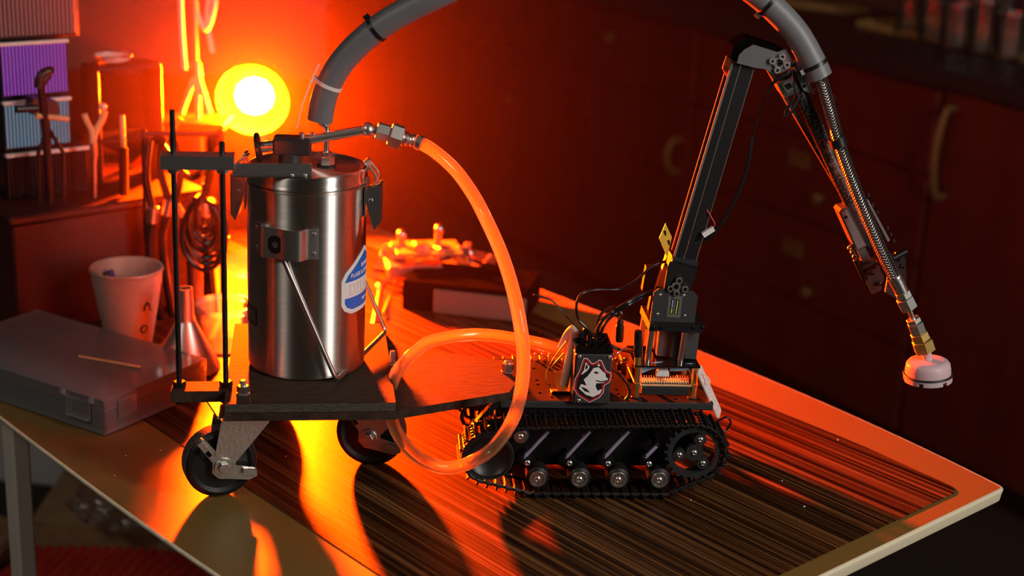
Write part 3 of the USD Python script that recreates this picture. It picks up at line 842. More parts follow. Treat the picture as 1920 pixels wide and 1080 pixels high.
cupb = at(243, 648, TABTOP)
scale_ = FPX / ((cupb - EYE) @ FWD)
RB, RT = 41.5 / scale_, 67.0 / scale_
ztop = atv(250, 500, cupb, 0)[2] - cupb[2]
cup = thing('white_cup', 'white foam cup with dark printed marks holding pens, behind the organizer box', 'cup', cupb, 0)
HC = ztop
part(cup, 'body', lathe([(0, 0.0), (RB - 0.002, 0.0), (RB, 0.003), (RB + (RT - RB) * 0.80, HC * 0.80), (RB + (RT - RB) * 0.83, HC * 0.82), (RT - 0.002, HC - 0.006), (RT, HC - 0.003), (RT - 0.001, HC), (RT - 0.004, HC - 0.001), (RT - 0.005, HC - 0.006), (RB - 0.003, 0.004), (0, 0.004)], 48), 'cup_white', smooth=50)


def on_cup(th, z, d=0.0006):
    r = RB + (RT - RB) * z / HC + d; a = math.radians(-90 + th)
    return np.array([r * math.cos(a), r * math.sin(a), z])


part(cup, 'printed_mark', tube([on_cup(t, z) for t, z in ((46, 0.54 * HC), (47, 0.60 * HC), (51, 0.64 * HC), (56, 0.61 * HC), (58, 0.55 * HC), (62, .53 * HC))], 0.0012, 6), 'ink_dark', label='dark curved printed mark')
part(cup, 'printed_mark', tube([on_cup(48 + 7 * math.cos(a), HC * (0.30 + 0.045 * math.sin(a))) for a in np.linspace(0, 6.28, 14)], 0.0012, 6), 'ink_dark', label='dark round printed mark')
for i, (a, l, m_) in enumerate(((150, 0.9, 'pen_blue'), (165, 0.86, 'black_plastic'), (20, 0.88, 'pen_blue'), (60, 0.84, 'steel'))):
    ar = math.radians(a); e = np.array([math.cos(ar), math.sin(ar), 0])
    b0, b1 = cupb + e * RB * -0.3 + [0, 0, 0.008], cupb + e * (RT * 0.66) + [0, 0, HC * l]
    pn = thing('pen', ['dark blue pen leaning left in the white cup', 'black pen leaning left in the white cup', 'dark blue pen leaning right in the white cup', 'thin steel scriber standing at the back of the white cup'][i], 'pen', b0, 0, world=True)
    part(pn, 'barrel', rod(b0, b0 + (b1 - b0) * 0.85, 0.004, 10), m_); part(pn, 'cap', rod(b0 + (b1 - b0) * 0.85, b1, 0.0046, 10), m_)

fb = at(350, 690, TABTOP); fs = FPX / ((fb - EYE) @ FWD)
fr = 62 / fs; fh = atv(352, 540, fb, 0)[2] - fb[2]
fn = thing('steel_funnel', 'upside-down stainless steel funnel standing left of the flask cart', 'funnel', fb, 0)
part(fn, 'cone', lathe([(fr * 0.97, 0.0), (fr, 0.0015), (fr * 0.985, 0.006), (0.0125, fh * 0.60), (0.0115, fh * 0.60), (fr * 0.955, 0.006), (fr * 0.95, 0.0)], 48), 'steel', smooth=40)
part(fn, 'spout', lathe([(0.0125, fh * 0.60), (0.0112, fh * 0.66), (0.0098, fh), (0.0088, fh), (0.010, fh * 0.66), (0.0115, fh * 0.60)], 32), 'steel', smooth=40)
tb = at(422, 650, TABTOP); ts = FPX / ((tb - EYE) @ FWD); trd = 56 / ts; th_ = max(0.05, atv(420, 568, tb, 0)[2] - tb[2])
tub = thing('clear_tub', 'round clear plastic tub behind the funnel and threaded rods', 'tub', tb, 0)
part(tub, 'wall', lathe([(0, 0), (trd * 0.86, 0), (trd * 0.88, 0.002), (trd * 0.97, th_ - 0.008), (trd * 0.955, th_ - 0.008), (trd * 0.865, 0.003), (0, 0.002)], 40), 'clear_sheet')
part(tub, 'rim', ring((0, 0, th_ - 0.008), (0, 0, th_), trd, trd * 0.945, 40), 'milky_plastic')
bgp = at(452, 585, TABTOP)
gx, gy = np.meshgrid(np.linspace(-0.07, 0.06, 22), np.linspace(0, 0.085, 16))
pz = np.stack([gx, 0.02 * np.sin(gx * 60) * 0.5 + 0.010 * np.sin(gy * 90 + gx * 40) + 0.03 * gy / 0.08, gy * (0.75 + 0.35 * (gx + 0.07) / 0.13)], -1).reshape(-1, 3)
fz = [q for i in range(15) for j in range(21) for q in ((i * 22 + j, i * 22 + j + 1, (i + 1) * 22 + j + 1), (i * 22 + j, (i + 1) * 22 + j + 1, (i + 1) * 22 + j))]
bag = thing('plastic_bag', 'crumpled clear plastic bag glowing orange behind the threaded rods', 'bag', bgp, 0)
for dy in (0, 0.018):
    part(bag, 'side', trimesh.Trimesh(pz + [0, dy, 0.0005], fz, process=False), 'clear_sheet', smooth=True)

# ------------------------------------------------------------------ far right of the flask: small legged robot kit and a flat metal tray
kb = at(800, 560, TABTOP)
KP = lambda px, py, dy=0.0: atv(px, py, at(790, 545, TABTOP) + np.array([0, dy, 0]), -8)
tray = thing('flat_laptop', 'flat dark device with a silver front edge behind the clear hose', 'device', at(870, 585, TABTOP), 0, world=True)
b0, b1 = at(752, 580, TABTOP), at(985, 606, TABTOP)
ta_ = math.degrees(math.atan2(b1[1] - b0[1], b1[0] - b0[0])); tl_ = np.linalg.norm(b1 - b0); tm_ = (b0 + b1) / 2
tdir = np.array([-math.sin(math.radians(ta_)), math.cos(math.radians(ta_)), 0])
part(tray, 'body', mv(rot(bx(tl_, 0.11, 0.044, (0, 0, 0.022), 0.002), ta_, Rz), tm_ + tdir * 0.058), 'matte_black')
fb0 = b0 + (b1 - b0) * 0.26
part(tray, 'front_bar', mv(rot(bx(tl_ * 0.74, 0.006, 0.036, (0, 0, 0.019), 0.0015), ta_, Rz), (fb0 + b1) / 2), 'label_grey', label='grey front bar')
kit = thing('legged_robot_kit', 'small legged robot of shiny metal parts standing behind the flask', 'robot', (kb[0], kb[1], TABTOP), 0, world=True)
bodyc = KP(775, 500)
part(kit, 'body', mv(rot(bx(0.085, 0.06, 0.018, (0, 0, 0), 0.003), 12, Rz), bodyc), 'aluminium')
part(kit, 'top_plate', mv(rot(bx(0.10, 0.07, 0.004, (0.01, 0, 0), 0.001), 12, Rz), bodyc + [0.01, 0, 0.030]), 'orange_plate')
for i, (px, py) in enumerate(((745, 470), (790, 468), (830, 474))):
    q = KP(px, py)
    part(kit, 'servo', mv(rot(bx(0.024, 0.020, 0.022, (0, 0, 0), 0.002), 20 * i, Rz), q), ('steel', 'brass', 'polished_steel')[i])
    part(kit, 'servo_horn', rod(q + [0, -0.012, 0.004], q + [0, -0.018, 0.005], 0.008, 18), 'polished_steel')
for i, (pa, pb_, pc) in enumerate((((750, 505), (712, 540), (700, 620)), ((762, 508), (735, 545), (722, 592)), ((800, 505), (790, 530), (775, 560)), ((740, 470), (720, 480), (700, 520)), ((850, 480), (905, 520), (925, 560)), ((820, 470), (880, 475), (930, 488)))):
    w = [KP(*pa, 0.01 * i), KP(*pb_, 0.012 * i), KP(*pc, 0.012 * i)]
    if i < 3: w[2] = at(*pc, TABTOP + 0.004)
    lg = part(kit, 'leg', ribbon(np.array(w), 0.012, 0.004, (0.2, 1, 0.1)), ('steel', 'orange_plate', 'aluminium')[i % 3])
    part(lg, 'joint', mv(trimesh.creation.icosphere(2, 0.008), w[1]), 'polished_steel')
for i, (px, py, h) in enumerate(((752, 448, 0.024), (820, 445, 0.030))):
    q = KP(px, py + 20)
    part(kit, 'post', rod(q, q + [0.002 * i, 0, h], 0.0055, 12), 'orange_plate')
    part(kit, 'post_cap', mv(trimesh.creation.icosphere(2, 0.0075), q + [0.002 * i, 0, h]), 'polished_steel')
rk = np.random.default_rng(11)
for i in range(14):
    q = KP(715 + 210 * rk.random(), 462 + 50 * rk.random(), 0.04 * rk.random())
    q[2] = max(q[2], TABTOP + 0.056)
    part(kit, 'bracket', mv(rot(bx(0.010 + 0.014 * rk.random(), 0.004, 0.006 + 0.012 * rk.random(), (0, 0, 0), 0.0006), 360 * rk.random(), [rk.random(), rk.random(), 1]), q), ('steel', 'orange_plate', 'black_metal', 'polished_steel')[i % 4])
for i in range(7):
    q = KP(865 + 10 * i, 520 + (i % 3) * 2)
    part(kit, 'bead', mv(trimesh.creation.icosphere(1, 0.0042), q), 'brass')
part(kit, 'side_rail', tube([KP(840, 516), KP(945, 524)], 0.0035, 8), 'black_metal')
part(kit, 'side_rail', tube([KP(700, 505), KP(770, 512)], 0.004, 8), 'black_metal')

# ------------------------------------------------------------------ under the table
wp = at(90, 905, 0.0)
solo('floor_divider', bx(0.40, 0.03, 0.70, (0, 0, 0.35), 0.003), 'white_panel', 'pale grey divider standing on the floor, seen under the table beside the leg', 'divider', loc=(wp[0] - 0.02, wp[1], 0.001), rz=-6)
bd = thing('cardboard_box', 'brown cardboard box with open flaps on the floor under the table', 'box', (-0.62, 2.13, 0.0005), -8)
part(bd, 'body', cat(bx(0.46, 0.006, 0.24, (0, -0.17, 0.12)), bx(0.46, 0.006, 0.24, (0, 0.17, 0.12)), bx(0.006, 0.34, 0.24, (-0.227, 0, 0.12)), bx(0.006, 0.34, 0.24, (0.227, 0, 0.12)), bx(0.46, 0.34, 0.006, (0, 0, 0.003))), 'cardboard')
part(bd, 'flap', rot(bx(0.45, 0.16, 0.005, (0, -0.08, 0)), 18, Rx).apply_translation([0, -0.172, 0.242]), 'cardboard')
part(bd, 'flap', rot(bx(0.45, 0.16, 0.005, (0, 0.08, 0)), 14, Rx).apply_translation([0, 0.172, 0.242]), 'cardboard')
part(bd, 'flap', rot(bx(0.16, 0.33, 0.005, (-0.08, 0, 0)), 12, Ry).apply_translation([-0.230, 0, 0.242]), 'cardboard')
# added cloth in the box, its red colour standing in for red light
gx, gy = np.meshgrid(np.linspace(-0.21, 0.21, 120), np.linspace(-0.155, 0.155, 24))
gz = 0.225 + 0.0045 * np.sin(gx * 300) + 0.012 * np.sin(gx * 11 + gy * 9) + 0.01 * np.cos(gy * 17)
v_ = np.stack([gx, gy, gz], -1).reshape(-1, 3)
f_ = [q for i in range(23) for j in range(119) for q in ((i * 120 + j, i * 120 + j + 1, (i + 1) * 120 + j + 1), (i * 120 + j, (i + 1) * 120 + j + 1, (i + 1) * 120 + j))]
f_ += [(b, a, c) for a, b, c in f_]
ba = math.radians(-22)
solo('red_glow_cloth', trimesh.Trimesh(v_, f_[:len(f_) // 2], process=False), 'red_glow_cloth', 'added ribbed cloth in the cardboard box, coloured red in place of red light', 'cloth', loc=(-0.62, 2.13, 0.0015), rz=-8, smooth=True)
wr = trimesh.creation.icosphere(4, 1.0)
nz = meshkit.fbm(np.asarray(wr.vertices) * 2.6 + 3, 4)
wr.vertices = np.asarray(wr.vertices) * (0.55 + 0.9 * nz)[:, None] * [0.085, 0.05, 0.035]
wq = at(230, 962, 0.30)
solo('plastic_wrap', wr, 'clear_sheet', 'crumpled clear plastic wrap heaped on the box under the table', 'wrap', loc=(wq[0], wq[1], 0.315), smooth=20)

# ================================================================== flask cart
PT = TABTOP + 0.118                     # top of the cart's upper board
pf, pr_ = at(420, 758, PT), at(742, 755, PT)
CY = math.degrees(math.atan2(pr_[1] - pf[1], pr_[0] - pf[0]))
cx_, cy_ = np.array([math.cos(math.radians(CY)), math.sin(math.radians(CY)), 0]), np.array([-math.sin(math.radians(CY)), math.cos(math.radians(CY)), 0])
CW, CD_ = np.linalg.norm(pr_ - pf), 0.248
cc0 = (pf + pr_) / 2 + cy_ * CD_ / 2; cc0 = np.array([cc0[0], cc0[1], TABTOP + 0.0003])


def cart(px, py, z):                    # pixel on a horizontal plane -> cart frame
    q = at(px, py, z) - cc0; return np.array([q @ cx_, q @ cy_, q[2]])


def w2c(p):
    q = np.asarray(p) - cc0; return np.array([q @ cx_, q @ cy_, q[2]])


ct = thing('flask_cart', 'dark wooden caster cart carrying the steel flask, with a tongue resting on the tracked robot', 'cart', cc0, CY)
zp = PT - cc0[2]
hw, hd = CW / 2, CD_ / 2
up = slab(rrect(CW, CD_, 0.002), 0.0095, (0, 0, zp - 0.0095))
part(ct, 'upper_board', up, 'cart_wood')
tongue = [cart(955, 735, PT - 0.0095)[:2], cart(968, 716, PT - 0.0095)[:2], cart(944, 676, PT - 0.0095)[:2]]
b_ = cart(748, 648, PT - 0.0095)[:2]
part(ct, 'lower_board', slab([(-hw, -hd), (hw, -hd), tuple(tongue[0]), tuple(tongue[1]), tuple(tongue[2]), tuple(b_), (hw, hd), (-hw, hd)], 0.0095, (0, 0, zp - 0.0191)), 'cart_wood', label='lower board that runs out into a tapered tongue')
part(ct, 'front_strip', bx(CW - 0.001, 0.0012, 0.0088, (0, -hd - 0.0006, zp - 0.0048), 0.0003), 'cart_edge', label='bare layered front edge of the upper board')


def nut_bolt(p, thread, af=0.0115, h=0.008, r=0.0036, tall=0.006):
    x, y, z = p
    t = part(ct, 'bolt', rod((x, y, z - 0.003), (x, y, z + h + tall), r * 0.88, 16), 'zinc')
    part(t, 'nut', hexrod((x, y, z), (x, y, z + h), af), 'zinc', smooth=False)
    part(t, 'washer', ring((x, y, z - 0.0012), (x, y, z), af * 0.62, r * 1.05, 24), 'zinc')
    for k in range(thread):
        zz = z + h + 0.0015 + k * 0.0016
        part(t, 'thread', lathe([(r * 0.86, 0), (r * 1.05, 0.0005), (r * 1.05, 0.0008), (r * 0.86, 0.0014)], 16, ((x, y, zz), (x, y, zz + 1))), 'zinc')


nb = cart(456, 738, PT); nut_bolt((*nb[:2], zp + 0.0012), 3)
nb = cart(736, 694, PT - 0.0095); nut_bolt((*nb[:2], zp - 0.0083), 8, 0.0095, 0.007, 0.0033, 0.015)
nb = cart(952, 697, PT - 0.0095); nut_bolt((*nb[:2], zp - 0.0083), 1, 0.0120, 0.009, 0.004, 0.0015)
# side arm with the two threaded rods and the crossbar
s_ = [cart(320, 734, PT)[:2], cart(423, 736, PT)[:2], cart(423, 712, PT)[:2], cart(324, 713, PT)[:2]]
s_[1] = np.array([-hw, s_[0][1]]); s_[2] = np.array([-hw, s_[0][1] + 0.028]); s_[3] = np.array([s_[0][0], s_[0][1] + 0.028])
part(ct, 'side_arm', slab([tuple(q) for q in s_], 0.0125, (0, 0, zp - 0.0125)), 'cart_wood', label='short wooden arm sticking out to the left')
r1 = cart(337, 722, PT)[:2]; r1[1] = s_[0][1] + 0.014
r2 = np.array([cart(424, 722, PT)[0], r1[1]])
w1 = cc0 + cx_ * r1[0] + cy_ * r1[1]
ztop1 = atv(329, 206, w1, 0)[2] - cc0[2]; zbar = atv(330, 301, w1, 0)[2] - cc0[2]
for r_, zt_ in ((r1, ztop1), (r2, zbar + 0.02)):
    rr = part(ct, 'threaded_rod', rod((*r_, zp - 0.016), (*r_, zt_), 0.0028, 14), 'black_metal')
    part(rr, 'nut', hexrod((*r_, zp), (*r_, zp + 0.006), 0.012), 'black_metal', smooth=False)
    part(rr, 'lock_nut', hexrod((*r_, zbar - 0.0125), (*r_, zbar - 0.0072), 0.010), 'polished_steel', smooth=False, label='bright nut under the crossbar')
    part(rr, 'lower_nut', hexrod((*r_, zp - 0.0185), (*r_, zp - 0.0126), 0.011), 'black_metal', smooth=False)
d_ = (r2 - r1) / np.linalg.norm(r2 - r1); n_ = np.array([-d_[1], d_[0]])
q = [r1 - d_ * 0.012 + n_ * 0.011, r1 - d_ * 0.012 - n_ * 0.011, r2 + d_ * 0.012 - n_ * 0.011, r2 + d_ * 0.012 + n_ * 0.011]
part(ct, 'crossbar', slab([tuple(x) for x in q], 0.0140, (0, 0, zbar - 0.0070)), 'aluminium', label='metal crossbar clamped between the tops of the threaded rods')


def caster(px, py, turn, brake=True):
    """swivel caster: wheel contact at the pixel, wheel plane turned by `turn` degrees in the cart frame"""
    c_ = cart(px, py, TABTOP); R = 0.0385; w = 0.024
    a = math.radians(turn); e = np.array([math.cos(a), math.sin(a), 0]); s = np.array([-math.sin(a), math.cos(a), 0])   # e: along the wheel, s: its axle
    o = np.array([c_[0], c_[1], R]); top = zp - 0.0191
    pv = o + e * 0.024; pv = np.array([pv[0], pv[1], 0])
    t = part(ct, 'caster', cat(bx(0.062, 0.052, 0.0025, (0, 0, 0), 0.001).apply_transform(trimesh.transformations.rotation_matrix(a, Rz)).apply_translation([pv[0], pv[1], top - 0.0013]),
                               rod((pv[0], pv[1], top - 0.009), (pv[0], pv[1], top - 0.0025), 0.019, 28)), 'zinc', label='caster top plate and swivel')
    wheel = lathe([(0.010, -w / 2 - 0.001), (0.014, -w / 2 + 0.002), (R - 0.010, -w / 2 + 0.003), (R - 0.006, -w / 2), (R - 0.0025, -w / 2 + 0.0015), (R - 0.0005, -w / 2 + 0.005), (R, 0), (R - 0.0005, w / 2 - 0.005), (R - 0.0025, w / 2 - 0.0015), (R - 0.006, w / 2), (R - 0.010, w / 2 - 0.003), (0.014, w / 2 - 0.002), (0.010, w / 2 + 0.001)], 56, (o, o + s))
    part(t, 'wheel', wheel, 'black_rubber', smooth=40, label='black rubber wheel')
    part(t, 'tread', lathe([(R - 0.0006, -0.0085), (R + 0.0001, -0.0080), (R + 0.0003, 0.0), (R + 0.0001, 0.0080), (R - 0.0006, 0.0085)], 56, (o, o + s)), 'wheel_tread', label='worn tread')
    prof = [(-0.009, -0.0095), (0.0, -0.0125), (0.009, -0.0095), (0.0155, 0.002)]
    zt = top - 0.009 - R
    for sd in (-1, 1):
        poly = Polygon([(-0.010, 0.002), (-0.0085, -0.008), (0, -0.0125), (0.0085, -0.008), (0.013, 0.004), (0.046, zt - 0.010), (0.048, zt - 0.002), (0.044, zt), (0.000, zt), (-0.001, zt - 0.004)]).buffer(0.001)
        part(t, 'fork', slab(poly, 0.0022, o + s * sd * (w / 2 + 0.003) - s * 0.0011 * 1, e, Rz), 'zinc', smooth=30, label='pressed zinc fork cheek')
    part(t, 'fork_top', hull(np.vstack([o + e * u + s * v + np.array([0, 0, zt + dz]) for u in (0.000, 0.046) for v in (-0.0165, 0.0165) for dz in (-0.0026, 0.0)])), 'zinc')
    part(t, 'fork_shoulder', rod(o + e * 0.0455 - s * 0.0175 + np.array([0, 0, zt - 0.0052]), o + e * 0.0455 + s * 0.0175 + np.array([0, 0, zt - 0.0052]), 0.0055, 24), 'zinc', label='rounded shoulder of the fork')
    part(t, 'axle', rod(o - s * (w / 2 + 0.009), o + s * (w / 2 + 0.009), 0.0042, 18), 'zinc')
    for sd in (-1,):
        f = o + s * sd * (w / 2 + 0.0075)
        part(t, 'axle_nut', hexrod(f, f + s * sd * 0.005, 0.011), 'zinc', smooth=False)
        part(t, 'axle_washer', ring(f - s * sd * 0.002, f + s * sd * 0.001, 0.0100, 0.004, 24), 'zinc')
        if brake:
            br = Polygon([(-0.010, 0.006), (-0.0265, 0.0295), (-0.0225, 0.034), (-0.0185, 0.031), (-0.004, 0.0115), (0.0085, 0.0065), (0.013, -0.002), (0.0345, -0.0075), (0.0355, -0.0155), (0.028, -0.0185), (0.008, -0.0145), (-0.004, -0.0125), (-0.0105, -0.006)]).buffer(0.0012, 4)
            br = br.difference(affinity.rotate(rrect(0.008, 0.0045, 0.001, -0.0155, 0.0165), -55, origin=(-0.0155, 0.0165)))
            b = part(t, 'brake_lever', slab(br, 0.0022, f + s * sd * -0.0040, e, Rz), 'zinc', smooth=30, label='pressed metal brake lever')
            for u, z, du, dz in ((-0.0215, 0.0265, -0.55, 0.83), (0.0265, -0.0085, 0.97, -0.2)):
                d3 = e * du + np.array([0, 0, dz]); d3 = d3 / np.linalg.norm(d3)
                m = o + e * u + np.array([0, 0, z]) + s * sd * (w / 2 + 0.0075)
                part(b, 'pedal', hull(np.vstack([m + d3 * k + (np.cross(d3, s)) * j + s * sd * h for k, h_ in ((-0.006, 0.0), (0.007, 0.0)) for j in (-0.003, 0.003) for h in (-0.003, 0.003)])), 'zinc', label='raised pedal pad')


caster(412, 924, 17.0)
caster(696, 866, -14.0)
caster(492, 760, 8.0, False)

# ================================================================== the steel flask
DR = 0.0640
ax = at(575, 716, PT); ax = np.array([ax[0], ax[1], 0]); vd = ax[:2] / np.linalg.norm(ax[:2])
ax = ax + np.array([vd[0], vd[1], 0]) * DR
view_r = np.array([vd[1], -vd[0], 0])                # to the right as seen by the camera
view_f = np.array([-vd[0], -vd[1], 0])               # towards the camera


def fl(th, z, d=0.0):
    """point on the flask: th degrees right of the camera-facing line, z above the board, d off the wall"""
    a = math.radians(th)
    return ax + (view_f * math.cos(a) + view_r * math.sin(a)) * (DR + d) + np.array([0, 0, PT + z])


def flz(py):
    return atv(575, py, fl(0, 0)[:2], math.degrees(math.atan2(view_r[1], view_r[0])))[2] - PT


ZS, ZL = flz(362), flz(335)
fk = thing('steel_flask', 'brushed stainless steel vacuum flask with clamped lid and wire handle on the wooden cart', 'flask', (ax[0], ax[1], PT + 0.0003), 0, world=True)
A0, A1 = (ax[0], ax[1], PT + 0.0003), (ax[0], ax[1], PT + 1)
part(fk, 'body', lathe([(0, 0.001), (DR - 0.004, 0.0), (DR - 0.001, 0.0015), (DR, 0.0045), (DR, ZS - 0.004), (DR + 0.0012, ZS - 0.003), (DR + 0.0014, ZS - 0.0012), (DR + 0.0004, ZS - 0.0006), (0, ZS - 0.0006)], 96, (A0, A1)), 'brushed_steel', smooth=40)
part(fk, 'lid', lathe([(0, ZS), (DR + 0.0006, ZS), (DR + 0.0018, ZS + 0.0012), (DR + 0.0016, ZS + 0.003), (DR + 0.0006, ZS + 0.0045), (DR + 0.0006, ZL - 0.003), (DR - 0.0008, ZL - 0.0008), (DR - 0.003, ZL), (DR - 0.006, ZL - 0.0006), (DR - 0.009, ZL - 0.003), (0, ZL - 0.003)], 96, (A0, A1)), 'brushed_steel', smooth=40)


def wrap(m2, th0, z0, d, thick=0.0005, fine=0.003):
    """flat mesh (x = arc length, y = height) bent around the flask"""
    v, f = trimesh.remesh.subdivide_to_size(m2.vertices, m2.faces, fine)
    out = []
    for x, y, w in v:
        out.append(fl(th0 + math.degrees(x / DR), z0 + y, d + w))
    return trimesh.Trimesh(np.array(out), f, process=False)


def flat(poly, th=0.0003):
    return slab(poly, th)


# sticker on the right-hand wall
sz0 = flz(590) - 0.004
sh = Polygon([(-0.041, 0.010), (-0.037, 0.004), (-0.028, 0.0), (0.028, 0.0), (0.037, 0.004), (0.041, 0.010), (0.041, 0.036), (0.036, 0.044), (0.016, 0.058), (0.0, 0.066), (-0.016, 0.058), (-0.036, 0.044), (-0.041, 0.036)]).buffer(0.002, 4)
blue = sh.buffer(-0.0048)
stk = part(fk, 'sticker', wrap(flat(sh), 73, sz0, 0.0002), 'sticker_white', smooth=False, label='white and blue shield-shaped sticker')
part(stk, 'upper_field', wrap(flat(blue.intersection(sbox(-1, 0.0345, 1, 1))), 73, sz0, 0.0004), 'sticker_blue', smooth=False, label='blue upper field')
part(stk, 'lower_field', wrap(flat(blue.intersection(sbox(-1, -1, 1, 0.0165))), 73, sz0, 0.0004), 'sticker_blue', smooth=False, label='blue lower field')


def lettering(parent, text, h, xc, y, mat, d, th0=73, z0=None, bold=True, left=None):
    tm = meshkit.text_mesh(text, h, 0.0003, bold)
    w = tm.bounds[1][0] - tm.bounds[0][0]
    x0 = (xc - w / 2 if left is None else left) - tm.bounds[0][0]
    part(parent, 'lettering', wrap(mv(tm, x0, y, 0), th0, sz0 if z0 is None else z0, d, fine=0.004), mat, smooth=False, label=f'printed text {text}')


lettering(stk, 'DEWAR', 0.0042, 0, 0.0465, 'sticker_white', 0.0006)
lettering(stk, 'FLASK & CONTAINER', 0.0042, 0, 0.0385, 'sticker_white', 0.0006)
lettering(stk, 'DILVAC', 0.0125, 0, 0.0190, 'emboss_white', 0.0005)
lettering(stk, 'Made in', 0.0030, 0, 0.0085, 'sticker_white', 0.0006)
# engraved plate at the left silhouette
ez = flz(622)
epl = part(fk, 'name_plate', wrap(flat(rrect(0.050, 0.0215, 0.001), 0.0004), -79, ez + 0.006, 0.0001), 'plate_engraved', smooth=False, label='dark engraved plate at the left side')
tm = meshkit.text_mesh('ERN', 0.0125, 0.0003, False)
tw = tm.bounds[1][0]
part(epl, 'lettering', wrap(mv(tm, 0.0225 - tw, -0.0062, 0), -79, ez + 0.006, 0.0005, fine=0.004), 'steel', smooth=False, label='engraved letters ERN')


def strap(pts, w, th):
    p = np.array(pts); u = p - np.stack([np.full(len(p), ax[0]), np.full(len(p), ax[1]), p[:, 2]], 1)
    return ribbon(p, w, th, u / np.linalg.norm(u, axis=1, keepdims=True))


for k, t0 in enumerate((-23, 157)):
    zb = flz(457)
    th = np.linspace(-34, 34, 70)
    bump = 0.0095 * (1 / (1 + np.exp(-(th + 20) * 0.9))) * (1 / (1 + np.exp((th - 20) * 0.9)))
    bump = bump - 0.0045 * np.exp(-((th + 4) / 9.0) ** 2)
    hb = part(fk, 'handle_bracket', strap([fl(t0 + a, zb, 0.0014 + b) for a, b in zip(th, bump)], 0.033, 0.0018), 'steel', smooth=40, label='pressed steel bracket holding the wire handle')
    for a in (-29.5, 29.5):
        for dz in (-0.0105, 0.0105):
            p, p2 = fl(t0 + a, zb + dz, 0.0022), fl(t0 + a, zb + dz, 1)
            part(hb, 'rivet', lathe([(0, 0), (0.0026, 0), (0.0021, 0.0009), (0, 0.0013)], 14, (p, p2)), 'steel')
    p = fl(t0 - 4, zb - 0.001, 0.0065)
    part(hb, 'eyelet', ring(p - (fl(t0, zb, 1) - fl(t0, zb, 0)) * 0.001, fl(t0 - 4, zb - 0.001, 0.0085), 0.0100, 0.0035, 24), 'black_plastic')
zb = flz(457)
P1, P2 = fl(-27, zb, 0.006), fl(153, zb, 0.006)
H1, H2 = at(631, 713, PT + 0.0045), at(723, 622, PT + 0.010)


part(fk, 'wire_handle', tube(bend([fl(-26, zb, 0.004), P1, H1, H2, P2, fl(154, zb, 0.004)], 0.008), 0.0026, 14), 'steel', smooth=50, label='bent steel wire bail handle, folded down')


def latch(th):
    a = math.radians(th); er = view_f * math.cos(a) + view_r * math.sin(a); et = np.cross(Rz, er)
    O = lambda r, t, z: ax + er * (DR + r) + et * t + np.array([0, 0, PT + z])
    z = lambda py: flz(py)
    B = part(fk, 'latch', hull(np.array([O(0.0005 + dr, t, zz) for dr in (0, 0.0018) for t in (-0.009, 0.009) for zz in (z(425), z(352))])), 'steel', label='toggle latch base plate')
    for dz in (z(420), z(398)):
        part(B, 'rivet', bolt(O(0.0024, 0.0, dz), er, 0.0026), 'steel')
    ck = [(0.0025, z(372)), (0.0165, z(358)), (0.0165, z(438)), (0.0120, z(449)), (0.0075, z(426)), (0.0025, z(398))]
    lv = part(B, 'lever', cat(*[slab(ck, 0.0014, O(0, t, 0) - np.array([0, 0, 0]), er, Rz) for t in (-0.0085, 0.0085)]), 'aluminium', smooth=30, label='lever cheeks of the toggle latch')
    part(lv, 'lever_face', hull(np.array([O(r, t, zz) for r in (0.0155, 0.0172) for t in (-0.010, 0.0085) for zz in (z(359), z(437))])), 'aluminium', label='lever face')
    part(lv, 'pivot', rod(O(0.008, -0.0115, z(392)), O(0.008, 0.0105, z(392)), 0.0024, 12), 'steel')
    lp_ = bend([O(0.010, -0.0075, z(375)), O(0.013, -0.0075, z(345)), O(0.004, -0.0075, z(326)), O(-0.001, -0.006, z(322)), O(-0.001, 0.006, z(322)), O(0.004, 0.0075, z(326)), O(0.013, 0.0075, z(345)), O(0.010, 0.0075, z(375))], 0.004)
    part(B, 'wire_loop', tube(lp_, 0.0013, 10), 'steel', label='bent wire loop of the latch')
    part(B, 'hook', tube(bend([O(0.001, -0.006, z(338)), O(0.004, -0.006, z(330)), O(0.0015, -0.006, z(318)), O(0.0015, 0.006, z(318)), O(0.004, 0.006, z(330)), O(0.001, 0.006, z(338))], 0.002), 0.0015, 8), 'steel', label='catch on the lid')


latch(76)
latch(-100)

# lid fittings
zl = PT + ZL
L0, L1 = at(436, 333, zl + 0.0005), at(585, 333, zl + 0.0005)
la = math.degrees(math.atan2(L1[1] - L0[1], L1[0] - L0[0])); ll = np.linalg.norm(L1 - L0)
ld = (L1 - L0) / ll; ln = np.array([-ld[1], ld[0], 0])
ab = part(fk, 'angle_bar', mv(rot(cat(bx(ll, 0.0025, 0.0145, (0, 0.00125, 0.00725), 0.0005), bx(ll, 0.020, 0.0025, (0, 0.010, 0.00125), 0.0005)), la, Rz), (L0 + L1) / 2), 'aluminium', smooth=30, label='short aluminium angle bar screwed on the lid')
for s in (0.75, 0.915):
    p = L0 + ld * ll * s + np.array([0, 0, 0.0022])
    part(ab, 'screw', bolt(p, -ln, 0.0020), 'steel')
RP = at(612, 312, zl - 0.003); RP[2] = zl - 0.003
VP = lambda px, py: atv(px, py, RP, 6)
vp = VP(608, 244)
ris = part(fk, 'riser_pipe', rod((RP[0], RP[1], zl - 0.003), (RP[0], RP[1], vp[2] + 0.012), 0.0030, 16), 'polished_steel', label='thin steel riser pipe on the lid')
part(ris, 'nut', hexrod((RP[0], RP[1], zl - 0.001), (RP[0], RP[1], zl + 0.0085), 0.0150), 'steel', smooth=False)
part(ris, 'upper_nut', hexrod((RP[0], RP[1], zl + 0.0085), (RP[0], RP[1], zl + 0.0135), 0.0105), 'polished_steel', smooth=False)
